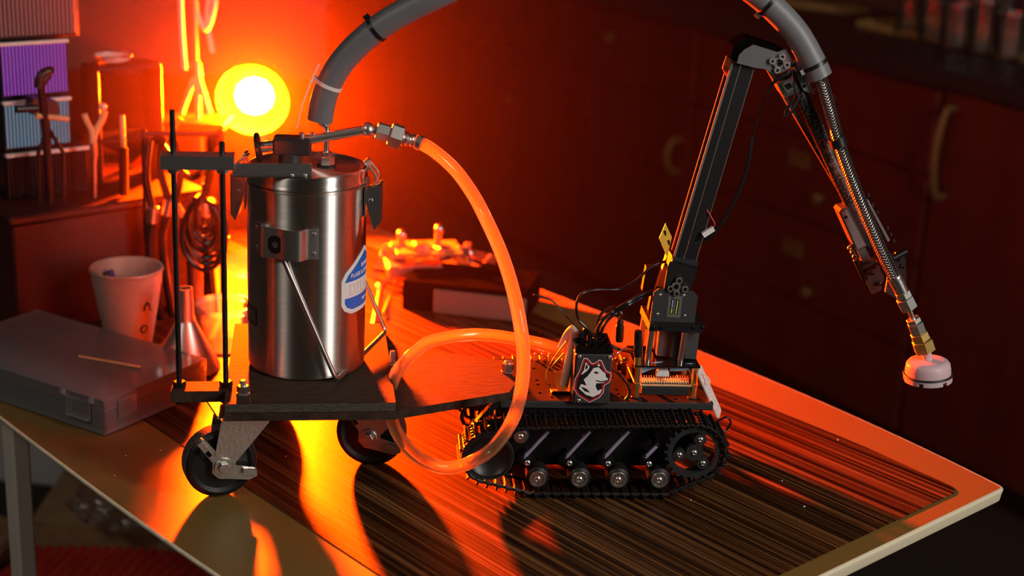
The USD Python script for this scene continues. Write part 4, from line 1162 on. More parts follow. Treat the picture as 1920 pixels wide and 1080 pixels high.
part(ris, 'gasket', rod((RP[0], RP[1], zl - 0.0032), (RP[0], RP[1], zl - 0.001), 0.0105, 28), 'black_rubber')
vb = at(545, 312, zl - 0.003); V2 = lambda px, py: atv(px, py, vb, 6)
val = part(fk, 'valve_body', cat(rod((vb[0], vb[1], zl - 0.003), (*vb[:2], V2(545, 268)[2]), 0.013, 28), mv(rot(bx(0.040, 0.026, 0.018, (0, 0, 0), 0.002), 6, Rz), V2(548, 272))), 'dark_grey_plastic', label='dark valve block on the lid')
part(val, 'valve_stem', rod(V2(520, 272), V2(488, 276), 0.006, 16), 'steel')
part(val, 'hand_wheel', rod(V2(488, 276), V2(480, 277), 0.016, 24), 'black_plastic')
for px in (566, 586):
    part(val, 'screw_post', rod(V2(px, 268), V2(px, 248), 0.0028, 12), 'polished_steel')
ppa, ppb, ppc, ppd, ppe = V2(566, 264), V2(690, 243), V2(712, 246), V2(735, 252), V2(762, 262)
out = part(fk, 'outlet_pipe', tube([ppa, ppb, ppc], 0.0052, 16), 'steel', label='outlet pipe leading right from the valve')
part(out, 'elbow', mv(trimesh.creation.icosphere(3, 0.0078), ppb), 'steel')
part(out, 'hex_fitting', hexrod(V2(706, 244), V2(731, 251), 0.0165), 'steel', smooth=False)
part(out, 'big_hex', hexrod(V2(731, 251), V2(754, 259), 0.0235), 'steel', smooth=False)
part(out, 'hose_barb', lathe([(0, 0), (0.0075, 0), (0.0085, 0.003), (0.0062, 0.005), (0.0075, 0.007), (0.0058, 0.010), (0.0072, 0.012), (0.0055, 0.022), (0.003, 0.022), (0, 0.018)], 24, (V2(752, 258), V2(790, 268))), 'polished_steel', label='barbed hose nipple')

# ================================================================== clear tubing
ys = pyy(780, 264, V2(780, 264)[1])[1]
tpts = [(778, 263, ys), (812, 282, ys - .005), (852, 317, ys - .02), (884, 360, ys - .04), (907, 402, ys - .06), (940, 475, ys - .08), (963, 548, ys - .10), (975, 607, 1.452), (981, 655, 1.447), (980, 710, 1.442), (966, 775, 1.440), (931, 833, 1.440), (888, 864, 1.441), (840, 877, 1.446), (797, 865, 1.455),
        (765, 840, 1.465), (741, 803, 1.478), (732, 757, 1.495), (738, 712, 1.515), (756, 681, 1.535), (782, 657, 1.557), (808, 640, 1.575), (872, 628, 1.600), (932, 630, 1.610), (1006, 643, 1.600), (1050, 655, 1.583), (1074, 650, 1.560)]
ctp = spline([pyy(*q) for q in tpts], 8)
ct_ = thing('clear_tubing', 'clear plastic tubing looping from the flask outlet in front of the robot, glowing orange', 'tube', ctp[80], 0, world=True)
part(ct_, 'hose', tube(ctp, 0.0071, 20, inner=0.0046), 'clear_tubing', smooth=True)
part(ct_, 'hose_clamp', ring(ctp[1], ctp[3], 0.0082, 0.0072, 24), 'steel', label='steel clamp on the flask end')

# ================================================================== grey transfer hose with braided end and nozzle
hy0, hy1 = RP[1], 1.565
hp_ = [(600, 226, hy0), (607, 186, hy0), (624, 143, hy0), (655, 100, hy0), (705, 55, hy0 - .002), (762, 20, hy0 - .004), (830, -13, hy0 - .006), (930, -62, hy0), (1050, -100, hy0 + .004), (1170, -108, hy0 + .006), (1290, -82, hy1), (1380, -38, hy1), (1440, 6, hy1), (1490, 58, hy1 - .002), (1522, 112, hy1 - .004), (1537, 145, hy1 - .005)]
hpath = spline([pyy(*q) for q in hp_], 8)
tp = thing('transfer_hose', 'grey foam-sleeved hose arching from flask to robot arm, ending in braided steel and round nozzle', 'hose', hpath[-1], 0, world=True)
part(tp, 'foam_sleeve', tube(hpath, 0.0136, 28, inner=0.0085), 'foam_grey', smooth=60, label='grey foam sleeve')
part(tp, 'end_pipe', tube([[RP[0], RP[1], vp[2] + 0.004], hpath[0], hpath[6]], 0.0046, 12), 'steel')


def tie(k, mat, label, head=(0, 0, 1)):
    d = hpath[k + 1] - hpath[k - 1]; d = d / np.linalg.norm(d); p = hpath[k]
    t = part(tp, 'cable_tie', ring(p - d * 0.0020, p + d * 0.0020, 0.0146, 0.0134, 32), mat, label=label)
    h = np.asarray(head, float); h = h - d * (h @ d); h = h / np.linalg.norm(h)
    part(t, 'tie_head', hull(np.vstack([p + h * r + d * a + np.cross(d, h) * b for r in (0.0140, 0.0185) for a in (-.0028, .0028) for b in (-.0032, .0032)])), mat)
    return t


kk = lambda px: int(np.argmin([abs(pixel_of(q)[0] - px) for q in hpath]))
t_ = tie(kk(616), 'white_plastic', 'white cable tie round the sleeve', (-1, 0, 0.3))
q = hpath[kk(616)]
part(t_, 'tie_tail', tube(spline([pyy(598, 120, hy0 - .015), pyy(580, 160, hy0 - .02), pyy(566, 200, hy0 - .02), pyy(556, 240, hy0 - .015)], 6), 0.0007, 6), 'white_plastic')
tie(kk(705), 'black_plastic', 'black cable tie round the sleeve', (-0.3, 0, 1))
tie(kk(1438), 'black_plastic', 'black cable tie round the sleeve', (-0.6, -0.2, -1))
tie(kk(1527), 'black_plastic', 'black cable tie round the sleeve', (-1, -0.3, -0.3))
by = hy1 - 0.008
bp = spline([pyy(*q) for q in ((1530, 125, by), (1543, 160, by), (1557, 210, by), (1573, 268, by - .004), (1598, 338, by - .010), (1627, 410, by - .016), (1655, 475, by - .020), (1679, 524, by - .022))], 14)
bm, buv = tube(bp, 0.0066, 28, uv=True)
part(tp, 'braided_hose', bm, 'steel_braid', uv=buv, label='braided stainless steel hose')
ny = by - 0.022
N = lambda px, py: pyy(px, py, ny)
fer = part(tp, 'ferrule', lathe([(0, 0), (0.0078, 0), (0.0082, 0.002), (0.0078, 0.004), (0.0080, 0.006), (0.0074, 0.024), (0.0, 0.024)], 28, (N(1676, 518), N(1698, 560))), 'polished_steel', label='steel end ferrule')
nz_ = part(tp, 'fitting_nut', hexrod(N(1691, 547), N(1696, 558), 0.0150), 'steel', smooth=False)
part(tp, 'fitting_nut', hexrod(N(1695, 559), N(1705, 579), 0.0170), 'polished_steel', smooth=False)
part(tp, 'thin_pipe', rod(N(1703, 575), N(1714, 603), 0.0030, 16), 'polished_steel')
part(tp, 'fitting_nut', hexrod(N(1711, 597), N(1715, 605), 0.0140), 'steel', smooth=False)
part(tp, 'fitting_nut', hexrod(N(1715, 605), N(1722, 624), 0.0155), 'polished_steel', smooth=False)
part(tp, 'brass_nut', hexrod(N(1722, 624), N(1728, 638), 0.0175), 'brass', smooth=False, label='thin brass nut')
part(tp, 'brass_nut', hexrod(N(1728, 638), N(1735, 659), 0.0205), 'brass', smooth=False, label='thick brass nut')
nb0 = N(1741, 661); up_ = np.array([-0.10, 0.0, 1.0]); up_ = up_ / np.linalg.norm(up_)
part(tp, 'nozzle_neck', rod(nb0 - up_ * 0.012, N(1736, 652), 0.0052, 20), 'frosted_white')
nd = nb0 - up_ * 0.0060
cap = part(tp, 'nozzle_cap', lathe([(0, -0.002), (0.017, -0.0024), (0.0212, -0.0038), (0.0236, -0.0070), (0.0244, -0.0120), (0.0246, -0.018), (0, -0.018)], 48, (nd, nd + up_)), 'frosted_white', smooth=40, label='frosted white round nozzle cap')
part(cap, 'o_ring', tube(np.array([nd - up_ * 0.0185 + 0.0258 * (math.cos(a) * np.cross(up_, [0, 1, 0]) + math.sin(a) * np.array([0, 1.0, 0])) for a in np.linspace(0, 2 * math.pi, 49)]), 0.0013, 8), 'black_rubber', label='black rubber o-ring')
for k in range(6):
    th = np.linspace(k * 60 + 6, k * 60 + 54, 9)
    sec = Polygon([(0.0262 * math.cos(math.radians(a)), 0.0262 * math.sin(math.radians(a))) for a in th] + [(0.0215 * math.cos(math.radians(a)), 0.0215 * math.sin(math.radians(a))) for a in th[::-1]])
    part(cap, 'rim_tab', slab(sec, 0.0055, nd - up_ * 0.0255, np.cross(up_, [0, 1, 0]), np.cross(up_, np.cross(up_, [0, 1, 0])) * -1 if False else np.cross(up_, np.cross(up_, [0, 1, 0]))), 'frosted_white')
part(cap, 'rim', lathe([(0.0215, -0.018), (0.0255, -0.018), (0.0262, -0.020), (0.0262, -0.0215), (0.0215, -0.0215)], 48, (nd, nd + up_)), 'frosted_white')

# ================================================================== tracked robot with arm
RY = 5.0
RO = np.array([0.0868, 1.585, TABTOP + 0.0004])
rx_, ry_ = np.array([math.cos(math.radians(RY)), math.sin(math.radians(RY)), 0]), np.array([-math.sin(math.radians(RY)), math.cos(math.radians(RY)), 0])


def RL(px, py, y):
    """pixel -> robot frame, on the vertical plane local y"""
    q = atv(px, py, RO + ry_ * y, RY) - RO
    return np.array([q @ rx_, y, q[2]])


def RG(px, py, z):
    q = at(px, py, RO[2] + z) - RO
    return np.array([q @ rx_, q @ ry_, z])


def AS(pts, y, th):
    """outline given by pixels on the plane local y, given thickness th away from the viewer"""
    p = [RL(a, b, y) for a, b in pts]
    return slab([(q[0], q[2]) for q in p], th, (0, y + th, 0), (1, 0, 0), Rz)


def AC(px, py, y, r, th, n=28):
    q = RL(px, py, y); return rod(q + [0, th, 0], q, r, n)


def AR(px, py, y, ro, ri, th):
    q = RL(px, py, y); return ring(q + [0, th, 0], q, ro, ri, 26)


FRONT = np.array([0, -1.0, 0])
rb = thing('tracked_robot', 'black tracked robot with a jointed arm, controller boards and a dog-head emblem on its box', 'robot', RO, RY)
DZ = 0.0985                                  # top of the deck
YF = -0.104                                  # outer face of the near track

# --- deck and hull
dl, dr = RL(938, 752, -0.064)[0], RL(1336, 770, -0.064)[0]
deck = sbox(dl, -0.064, dr, 0.064)
rr_ = np.random.default_rng(3)
holes = [Point(x, y).buffer(0.0021, 5) for x in np.arange(dl + 0.008, dr - 0.004, 0.0125) for y in np.arange(-0.054, 0.058, 0.0125) if rr_.random() < 0.62]
part(rb, 'deck', slab(deck.difference(shapely.union_all(holes)), 0.003, (0, 0, DZ - 0.003)), 'black_metal', smooth=30, label='black perforated deck plate')
for s in (-1, 1):
    part(rb, 'deck_flange', bx(dr - dl, 0.003, 0.0085, ((dl + dr) / 2, s * 0.0635, DZ - 0.0045), 0.0009), 'textured_black')
    sp_ = part(rb, 'side_plate', slab([(-0.118, 0.040), (-0.085, 0.020), (0.09, 0.020), (0.128, 0.045), (0.128, 0.066), (0.10, DZ - 0.004), (-0.075, DZ - 0.004), (-0.118, 0.060)], 0.003, (0, s * 0.058 + 0.0015, 0), (1, 0, 0), Rz), 'black_metal')
    for px in (1027, 1103, 1178):
        part(sp_, 'screw', bolt((RL(px, 850, YF)[0], s * 0.0597, RL(px, 850, YF)[2]), (0, s, 0), 0.0030), 'steel')
part(rb, 'hull', bx(0.19, 0.110, 0.050, (0.0, 0, 0.060), 0.002), 'black_plastic')
for y in (-0.020, 0.022):
    part(rb, 'motor', rod((0.085, y * 2.4 - (0.012 if y < 0 else -0.012), 0.054), (0.085, y * 0.4, 0.054), 0.0125, 24), 'dark_grey_plastic')

# --- running gear
IC, SC, UC = (-0.112, 0.047, 0.029), (0.112, 0.054, 0.0335), (-0.079, 0.0715, 0.0105)
circles = [Point(x, z).buffer(r, 24) for x, z, r in (IC, SC, UC)] + [Point(-0.064, 0.0085).buffer(0.004), Point(0.082, 0.0085).buffer(0.004), Point(0.095, 0.0825).buffer(0.001)]
loop = LineString(list(shapely.union_all(circles).convex_hull.exterior.coords))
LL = loop.length; NL = int(round(LL / 0.0108)); pitch = LL / NL


def link_mesh(w):
    m = [bx(pitch * 0.58, w, 0.0022, (0, 0, 0.0), 0.0004), bx(0.0020, w, 0.0052, (pitch * 0.12, 0, 0.0028), 0.0005)]
    for y in (-w / 2 + 0.004, w / 2 - 0.004):
        m.append(bx(pitch * 0.98, 0.0052, 0.0036, (0, y, -0.0004), 0.0008))
    for y in np.linspace(-w * 0.28, w * 0.28, 4):
        m.append(bx(pitch * 0.34, 0.0030, 0.0030, (-pitch * 0.30, y, 0.0010), 0.0004))
    return cat(*m)


LW = 0.041
LM = link_mesh(LW)
for s in (-1, 1):
    yc_ = s * 0.0845
    trk = part(rb, 'track', cat(*[tube(np.array([[*loop.interpolate(d).coords[0][:1], yc_ + o, loop.interpolate(d).coords[0][1]] for d in np.linspace(0, LL, 160)]), 0.0009, 6) for o in (-0.0165, 0.0165)]), 'black_metal', label='black caterpillar track on its chain')
    for k in range(NL):
        d0 = (k + 0.5) * pitch
        p, p2 = np.array(loop.interpolate(d0).coords[0]), np.array(loop.interpolate((d0 + 0.001) % LL).coords[0])
        t = (p2 - p) / np.linalg.norm(p2 - p)
        T = np.eye(4)
        nn = np.array([-t[1], t[0]])
        if nn @ (p - np.array([0.0, 0.045])) < 0: nn, t = -nn, -t
        T[:3, 0] = [t[0], 0, t[1]]; T[:3, 2] = [nn[0], 0, nn[1]]; T[:3, 1] = np.cross(T[:3, 2], T[:3, 0]); T[:3, 3] = [p[0], yc_, p[1]]
        part(trk, 'track_link', xf(LM, T), 'black_metal', smooth=False)
for s in (-1, 1):
    yo = s * 0.100                                # outer faces
    Y = np.array([0, s, 0])

    def W(x, z, a, b, prof):
        return lathe(prof, 40, ((x, a, z), (x, a + s, z)))
    # idler
    x, z, r = IC
    id_ = part(rb, 'idler_wheel', lathe([(0, 0), (0.008, 0), (0.008, 0.006), (r - 0.010, 0.008), (r - 0.007, 0.028), (r - 0.0025, 0.030), (r - 0.0025, 0.033), (r - 0.006, 0.034), (r - 0.010, 0.030), (0.010, 0.026), (0.0, 0.026)], 44, ((x, s * 0.066, z), (x, s, z))), 'black_plastic')
    part(id_, 'rim', ring((x, s * 0.098, z), (x, s * 0.1005, z), r - 0.002, r - 0.004, 44), 'dark_grey_plastic')
    part(id_, 'bolt', bolt((x, s * 0.0925, z), Y, 0.004), 'steel')
    # sprocket
    x, z, r = SC
    teeth = shapely.union_all([Point(0, 0).buffer(r - 0.004, 40)] + [affinity.rotate(Polygon([(r - 0.006, -0.0022), (r - 0.0005, -0.0009), (r - 0.0005, 0.0009), (r - 0.006, 0.0022)]), a, origin=(0, 0)) for a in np.arange(0, 360, 15)])
    open_ = Point(0, 0).buffer(r - 0.0095, 36).difference(shapely.union_all([Point(0, 0).buffer(0.0095)] + [Point(0.0165 * math.cos(math.radians(a)), 0.0165 * math.sin(math.radians(a))).buffer(0.0068) for a in (70, 190, 310)]))
    prof = teeth.difference(open_)
    spk = part(rb, 'sprocket', slab(affinity.translate(prof, x, z), 0.006, (0, s * 0.099 + (0.006 if s < 0 else 0), 0), (1, 0, 0), Rz), 'dark_grey_plastic', smooth=30, label='toothed drive sprocket with three spokes')
    for rx2, ang in ((0, 0), (0.0165, 70), (0.0165, 190), (0.0165, 310)):
        part(spk, 'screw', bolt((x + rx2 * math.cos(math.radians(ang)), s * 0.099, z + rx2 * math.sin(math.radians(ang))), Y, 0.0034), 'polished_steel')
    part(spk, 'hub', rod((x, s * 0.060, z), (x, s * 0.093, z), 0.008, 24), 'black_plastic')
    # support roller
    x, z, r = UC
    ur = part(rb, 'support_roller', lathe([(0, 0), (r - 0.002, 0), (r - 0.001, 0.002), (r - 0.001, 0.028), (r - 0.003, 0.030), (0, 0.030)], 32, ((x, s * 0.070, z), (x, s, z))), 'black_rubber')
    part(ur, 'bearing', ring((x, s * 0.0995, z), (x, s * 0.1015, z), r * 0.72, r * 0.34, 30), 'polished_steel')
    part(ur, 'bolt', bolt((x, s * 0.1003, z), Y, r * 0.36), 'polished_steel')
    q = RL(955, 835, YF); part(rb, 'side_bolt', bolt((q[0], s * 0.062, q[2]), Y, 0.0028), 'polished_steel')
    # four sprung road wheels
    for px in (1008, 1087, 1160, 1237):
        q = RL(px, 908, YF); x, z, r = q[0], 0.0215, 0.0125
        pv = RL(px - 18, 881, YF); sx, sz = pv[0], 0.0385
        sw = part(rb, 'swing_arm', slab(shapely.union_all([Point(x, z), Point(sx, sz)]).convex_hull.buffer(0.0058, 8), 0.0035, (0, s * 0.0755 + 0.0017, 0), (1, 0, 0), Rz), 'black_metal')
        part(sw, 'axle', rod((sx, s * 0.0585, sz), (sx, s * 0.0960, sz), 0.0030, 16), 'black_metal')
        part(sw, 'pivot_bolt', bolt((sx, s * 0.0955, sz), Y, 0.0036), 'polished_steel')
        rw = part(rb, 'road_wheel', lathe([(0, 0), (r - 0.0035, 0), (r, 0.002), (r, 0.019), (r - 0.0025, 0.0215), (0, 0.0215)], 36, ((x, s * 0.0785, z), (x, s, z))), 'black_rubber', smooth=40)
        part(rw, 'bearing_ring', ring((x, s * 0.0995, z), (x, s * 0.1012, z), 0.0092, 0.0068, 32), 'steel', label='steel bearing ring')
        part(rw, 'bearing_shield', ring((x, s * 0.0995, z), (x, s * 0.1004, z), 0.0066, 0.0038, 28), 'polished_steel')
        part(rw, 'bolt', bolt((x, s * 0.1000, z), Y, 0.0038), 'polished_steel')
        u = RL(px - 24, 868, YF); v = RL(px + 22, 818, YF)
        last = px > 1200
        if last: v = RL(px - 2, 846, YF)
        a3, b3 = np.array([u[0], s * 0.0905, u[2]]), np.array([v[0], s * 0.0905, v[2]])
        sh_ = part(rb, 'shock_absorber', rod(a3, b3, 0.0022, 14), 'shock_steel', label='bright diagonal shock rod')
        part(sh_, 'lower_eye', rod(a3 + [0, s * 0.002, 0], a3 - [0, s * 0.004, 0], 0.0036, 18), 'black_metal')
        part(sh_, 'upper_eye', rod(b3 + [0, s * 0.001, 0], [b3[0], s * 0.0585, b3[2]], 0.0032, 18), 'black_metal')
# front bracket at left end, with loose loop of cable
part(rb, 'end_bracket', slab([(dl - 0.004, DZ - 0.030), (dl + 0.004, DZ - 0.032), (dl + 0.004, DZ - 0.003), (dl - 0.004, DZ - 0.003)], 0.022, (0, -0.030, 0), (1, 0, 0), Rz), 'black_metal')
part(rb, 'fender_strip', AS([(928, 752), (940, 757), (888, 806), (885, 800)], -0.066, 0.010), 'black_metal', label='sloping fender strip at the left end')
part(rb, 'cable_loop', tube(spline([RL(905, 748, -0.04), RL(880, 758, -0.045), RL(866, 776, -0.045), RL(872, 796, -0.045), RL(892, 798, -0.045), RL(905, 770, -0.04)], 8), 0.0021, 8), 'black_cable')
part(rb, 'cable_loop', tube(spline([RL(1345, 790, -0.045), RL(1362, 782, -0.045), RL(1370, 792, -0.045), RL(1362, 806, -0.045), RL(1350, 815, -0.05)], 8), 0.0012, 8), 'black_cable')

# --- emblem box
EY = RG(1108, 759, DZ)[1]
TLb, TRb, BLb, BRb = RL(1079, 663, EY), RL(1149, 665, EY), RL(1074, 758, EY), RL(1143, 760, EY)
ew = (TRb[0] - TLb[0] + BRb[0] - BLb[0]) / 2; eh = (TLb[2] + TRb[2]) / 2 - DZ; ex = (TLb[0] + TRb[0] + BLb[0] + BRb[0]) / 4
ebx = part(rb, 'controller_box', bx(ew, 0.052, eh, (ex, EY + 0.026, DZ + eh / 2), 0.002), 'box_grey', label='dark grey controller box with the emblem on its front')
hx = sbox(-ew / 2, 0, ew / 2, 0.050)
cells = []
for i in range(6):
    for j in range(5):
        cx, cy = -ew / 2 + 0.003 + j * 0.0100 + (0.005 if i % 2 else 0), 0.003 + i * 0.0088
        cells.append(Polygon([(cx + 0.0049 * math.cos(math.radians(a)), cy + 0.0049 * math.sin(math.radians(a))) for a in range(30, 390, 60)]))
lat = hx.difference(shapely.union_all(cells).intersection(hx.buffer(-0.0018)))
part(ebx, 'lattice_top', slab(lat, 0.006, (ex, EY + 0.001, DZ + eh)), 'black_gloss', smooth=False, label='black hexagon lattice top')
for px, py in ((1087, 662), (1144, 663), (1085, 751)):
    q = RL(px, py, EY); part(ebx, 'screw', bolt((q[0], EY - 0.0002, min(q[2], DZ + eh - 0.003)), FRONT, 0.0024), 'polished_steel')
ZP = lambda pts: [(1060 + a * 0.1203, 640 + b * 0.1203) for a, b in pts]


def emblem(name, pts, k, mat, label=None, soft=0.0006):
    p = [RL(a, b, EY) for a, b in ZP(pts)]
    g = Polygon([(q[0], q[2]) for q in p]).buffer(0)
    if soft: g = g.buffer(-soft).buffer(2 * soft).buffer(-soft)
    part(EMB, name, slab(g, 0.0002, (0, EY - 0.0002 * k, 0), (1, 0, 0), Rz), mat, smooth=False, label=label)
    return g


p = [RL(a, b, EY) for a, b in ZP([(285, 258), (345, 262), (420, 345), (470, 330), (530, 285), (568, 300), (640, 460), (715, 490), (720, 560), (685, 645), (610, 690), (595, 800), (530, 880), (375, 955), (190, 840), (128, 740), (150, 580), (215, 460)])]
g0 = Polygon([(q[0], q[2]) for q in p]).buffer(-0.0006).buffer(0.0012).buffer(-0.0006)
EMB = part(ebx, 'emblem', slab(g0, 0.0002, (0, EY, 0), (1, 0, 0), Rz), 'sticker_white', smooth=False, label='dog-head emblem sticker in white, red and black')
part(EMB, 'red_band', slab(g0.buffer(-0.0007), 0.0002, (0, EY - 0.0002, 0), (1, 0, 0), Rz), 'emblem_red', smooth=False, label='red outline band')
part(EMB, 'black_field', slab(g0.buffer(-0.0029), 0.0002, (0, EY - 0.0004, 0), (1, 0, 0), Rz), 'emblem_black', smooth=False, label='black head shape')
emblem('ear_patch', [(318, 310), (380, 400), (340, 455), (225, 540), (290, 440)], 3, 'sticker_white')
emblem('ear_inner', [(335, 345), (350, 400), (318, 440), (312, 400)], 4, 'emblem_black', soft=0)
emblem('ear_patch', [(520, 335), (545, 385), (495, 385)], 3, 'sticker_white', soft=0)
emblem('face_patch', [(400, 470), (440, 410), (520, 400), (585, 470), (625, 500), (640, 545), (665, 570), (650, 610), (585, 645), (480, 650), (470, 700), (500, 760), (575, 740), (540, 810), (430, 865), (320, 830), (210, 730), (245, 660), (330, 690), (285, 590), (340, 545)], 3, 'sticker_white', 'white face and chest')
emblem('eye', [(440, 480), (480, 462), (525, 492), (480, 502)], 4, 'emblem_black', soft=0)
emblem('mouth', [(470, 600), (560, 618), (650, 600), (640, 618), (560, 634), (480, 616)], 4, 'emblem_black', soft=0)
emblem('nose', [(628, 515), (668, 520), (672, 545), (655, 572), (635, 548)], 4, 'emblem_black', soft=0)
emblem('chest_fur', [(240, 700), (330, 735), (385, 795), (300, 770)], 4, 'emblem_black', soft=0)
emblem('chest_fur', [(480, 665), (565, 680), (545, 735), (510, 770), (490, 720)], 4, 'emblem_black', soft=0)

# --- small bits on the deck
br_ = RG(1053, 738, DZ)
part(rb, 'servo_bracket', cat(bx(0.024, 0.010, 0.0016, (br_[0], br_[1] + 0.004, DZ + 0.001), 0.0004), AS([(1037, 698), (1066, 694), (1061, 737), (1046, 737)], br_[1] + 0.006, 0.0016)), 'yellow_plate', smooth=30, label='small bright folded bracket')
part(rb, 'slot_bar', bx(0.022, 0.0030, 0.003, (br_[0], br_[1] - 0.001, DZ + 0.0016), 0.0006), 'black_plastic')
yl = RL(1068, 650, EY + 0.035)
part(rb, 'tube_socket', tube(spline([RL(1052, 654, EY + 0.045), RL(1064, 628, EY + 0.045), RL(1076, 618, EY + 0.04), RL(1072, 650, EY + 0.035), RL(1064, 690, EY + 0.03), RL(1058, 722, EY + 0.03)], 8), 0.0048, 12), 'cream_plastic', smooth=60, label='pale curved socket that takes the clear tubing')
for i, pts in enumerate(([(1062, 640), (1040, 670), (1024, 700), (1030, 726)], [(1058, 662), (1045, 676), (1034, 690), (1040, 704)])):
    part(rb, 'wire', tube(spline([RL(*q, EY + 0.03) for q in pts], 8), 0.0009, 6), 'orange_wire')
for k in range(5):
    q = RG(1002 + 14 * k, 668 + 3 * k, DZ)
    part(rb, 'tab', bx(0.0035, 0.003, 0.010, (q[0], 0.060, DZ + 0.004), 0.0004), 'orange_plate')

# --- board stack
BF = RG(1193, 745, DZ); BR_ = RG(1299, 747, DZ); by0 = BF[1]
bl_, brr = BF[0], BR_[0]; bmid = (bl_ + brr) / 2; bw = brr - bl_
zt1 = RL(1245, 722, by0)[2]; ztop_ = RL(1250, 688, by0)[2]
for (x, y) in ((bl_, by0), (brr, by0), (bl_, by0 + 0.055), (brr, by0 + 0.055)):
    so = part(rb, 'brass_standoff', hexrod((x, y, DZ), (x, y, ztop_), 0.0062), 'brass', smooth=False, label='hexagonal brass standoff')
    part(so, 'standoff_foot', rod((x, y, DZ - 0.0002), (x, y, DZ + 0.0015), 0.006, 18), 'black_plastic')
    part(so, 'lock_nut', hexrod((x, y, zt1 - 0.001), (x, y, zt1 + 0.0028), 0.0078), 'brass', smooth=False)
pcb = part(rb, 'lower_board', bx(bw + 0.006, 0.060, 0.0016, (bmid, by0 + 0.027, zt1), 0.0003), 'gold_pin', label='circuit board with a gold edge')
part(pcb, 'socket_block', bx(bw - 0.010, 0.008, zt1 - DZ - 0.006, (bmid, by0 + 0.001, (zt1 + DZ) / 2 + 0.001), 0.0008), 'dark_grey_plastic')
part(pcb, 'board_mask', bx(bw + 0.004, 0.056, 0.0006, (bmid, by0 + 0.029, zt1 + 0.001), 0.0002), 'black_gloss')
np_ = 20
for r_ in range(2):
    for k in range(np_):
        x = bl_ + 0.006 + k * (bw - 0.012) / (np_ - 1)
        part(pcb, 'header_pin', cat(bx(0.0018, 0.0026, 0.003, (x, by0 + 0.003 + 0.006 * r_, zt1 + 0.0022), 0.0004), bx(0.0007, 0.0007, 0.0045, (x, by0 + 0.003 + 0.006 * r_, zt1 + 0.0055), 0.0001)), 'gold_pin' if k % 3 else 'cream_plastic', smooth=False)
ub = part(rb, 'upper_board', bx(bw + 0.010, 0.064, 0.002, (bmid, by0 + 0.029, ztop_ + 0.001), 0.0003), 'black_gloss', label='black upper board')
jq = RL(1242, 699, by0 + 0.006)
jst = part(pcb, 'white_connector', cat(bx(0.0140, 0.007, 0.0055, (jq[0], by0 + 0.006, jq[2] - 0.0006), 0.0005), bx(0.0120, 0.006, 0.0025, (jq[0], by0 + 0.006, jq[2] + 0.0030), 0.0005)), 'white_plastic', label='white plug-in connector')
for k in range(5):
    x = jq[0] - 0.005 + k * 0.0025
    part(jst, 'lead', tube(spline([(x, by0 + 0.006, jq[2] + 0.004), (x - 0.001, by0 + 0.004, jq[2] + 0.0075), (x - 0.006, by0 + 0.007, jq[2] + 0.0085), (x - 0.012, by0 + 0.012, jq[2] + 0.006)], 5), 0.0005, 5), 'pale_blue_foam')
f1_ = [RL(1196, 697, by0 + .004), RL(1212, 690, by0 + .004), RL(1228, 685, by0 + .005), RL(1243, 684, by0 + .008)]
part(rb, 'ribbon_cable', ribbon(spline(f1_, 6), 0.007, 0.0008, (0.2, -0.8, 0.6)), 'pale_blue_foam', label='pale blue ribbon cable')
f2_ = [RL(1256, 690, by0 + .006), RL(1272, 690, by0 + .004), RL(1296, 687, by0 + .004), RL(1299, 692, by0 + .004)]
part(rb, 'ribbon_cable', ribbon(spline(f2_, 6), 0.007, 0.0008, (0.2, -0.8, 0.6)), 'pale_blue_foam', label='pale blue ribbon cable')
chip = RL(1285, 703, by0 + 0.012)
part(pcb, 'chip', bx(0.016, 0.010, 0.003, (chip[0], by0 + 0.016, zt1 + 0.003), 0.0004), 'dark_grey_plastic')
an0, an1, an2 = RL(1195, 690, by0 + .004), RL(1196, 668, by0 + .004), RL(1197, 619, by0 + .004)
ant = part(rb, 'antenna', lathe([(0, 0), (0.0042, 0), (0.0050, 0.004), (0.0044, 0.030), (0.0036, 0.0305), (0, 0.0305)], 24, (an1, an2)), 'black_plastic', label='stubby black antenna')
part(ant, 'antenna_base', hexrod(an0, an1, 0.0068), 'brass', smooth=False)
pb0, pb1 = RL(1161, 640, by0 + .02), RL(1163, 596, by0 + .02)
part(rb, 'barrel_plug', lathe([(0, 0), (0.0042, 0), (0.0047, 0.004), (0.0047, 0.018), (0.0038, 0.019), (0.0038, 0.021), (0.0042, 0.0215), (0.0032, 0.026), (0, 0.026)], 20, (pb0, pb1)), 'black_plastic')

# --- servo tower
ay = by0 + 0.012                           # front of the tower
zs0, zs1 = RL(1250, 676, ay)[2], RL(1250, 617, ay)[2]
for a, b in (((1213, 682), (1222, 620)), ((1274, 688), (1284, 622))):
    q0_, q1_ = RL(*a, ay - .004), RL(*b, ay - .004)
    so = part(rb, 'steel_post', rod(q0_, q1_, 0.0034, 20), 'polished_steel', label='round steel standoff post')
    part(so, 'post_cap', rod(q1_, q1_ + (q1_ - q0_) / np.linalg.norm(q1_ - q0_) * 0.004, 0.0042, 18), 'black_plastic')
    q2_ = RL(a[0], a[1], ay - .004) + [0, 0.05, 0]; q3_ = RL(b[0], b[1], ay - .004) + [0, 0.05, 0]
    part(rb, 'steel_post', rod(q2_, q3_, 0.0034, 20), 'polished_steel')
part(rb, 'base_servo', cat(AS([(1231, 667), (1260, 670), (1264, 622), (1236, 621)], ay + .010, 0.030), AS([(1284, 672), (1305, 674), (1312, 624), (1288, 622)], ay + .004, 0.034)), 'servo_grey', label='grey base servo in two blocks')
part(rb, 'servo_gap', AS([(1260, 671), (1285, 673), (1288, 622), (1263, 622)], ay + .014, 0.02), 'black_plastic')
tp_ = part(rb, 'turret_plate', AS([(1216, 620), (1318, 624), (1320, 610), (1219, 607)], ay - .008, 0.062), 'black_metal')
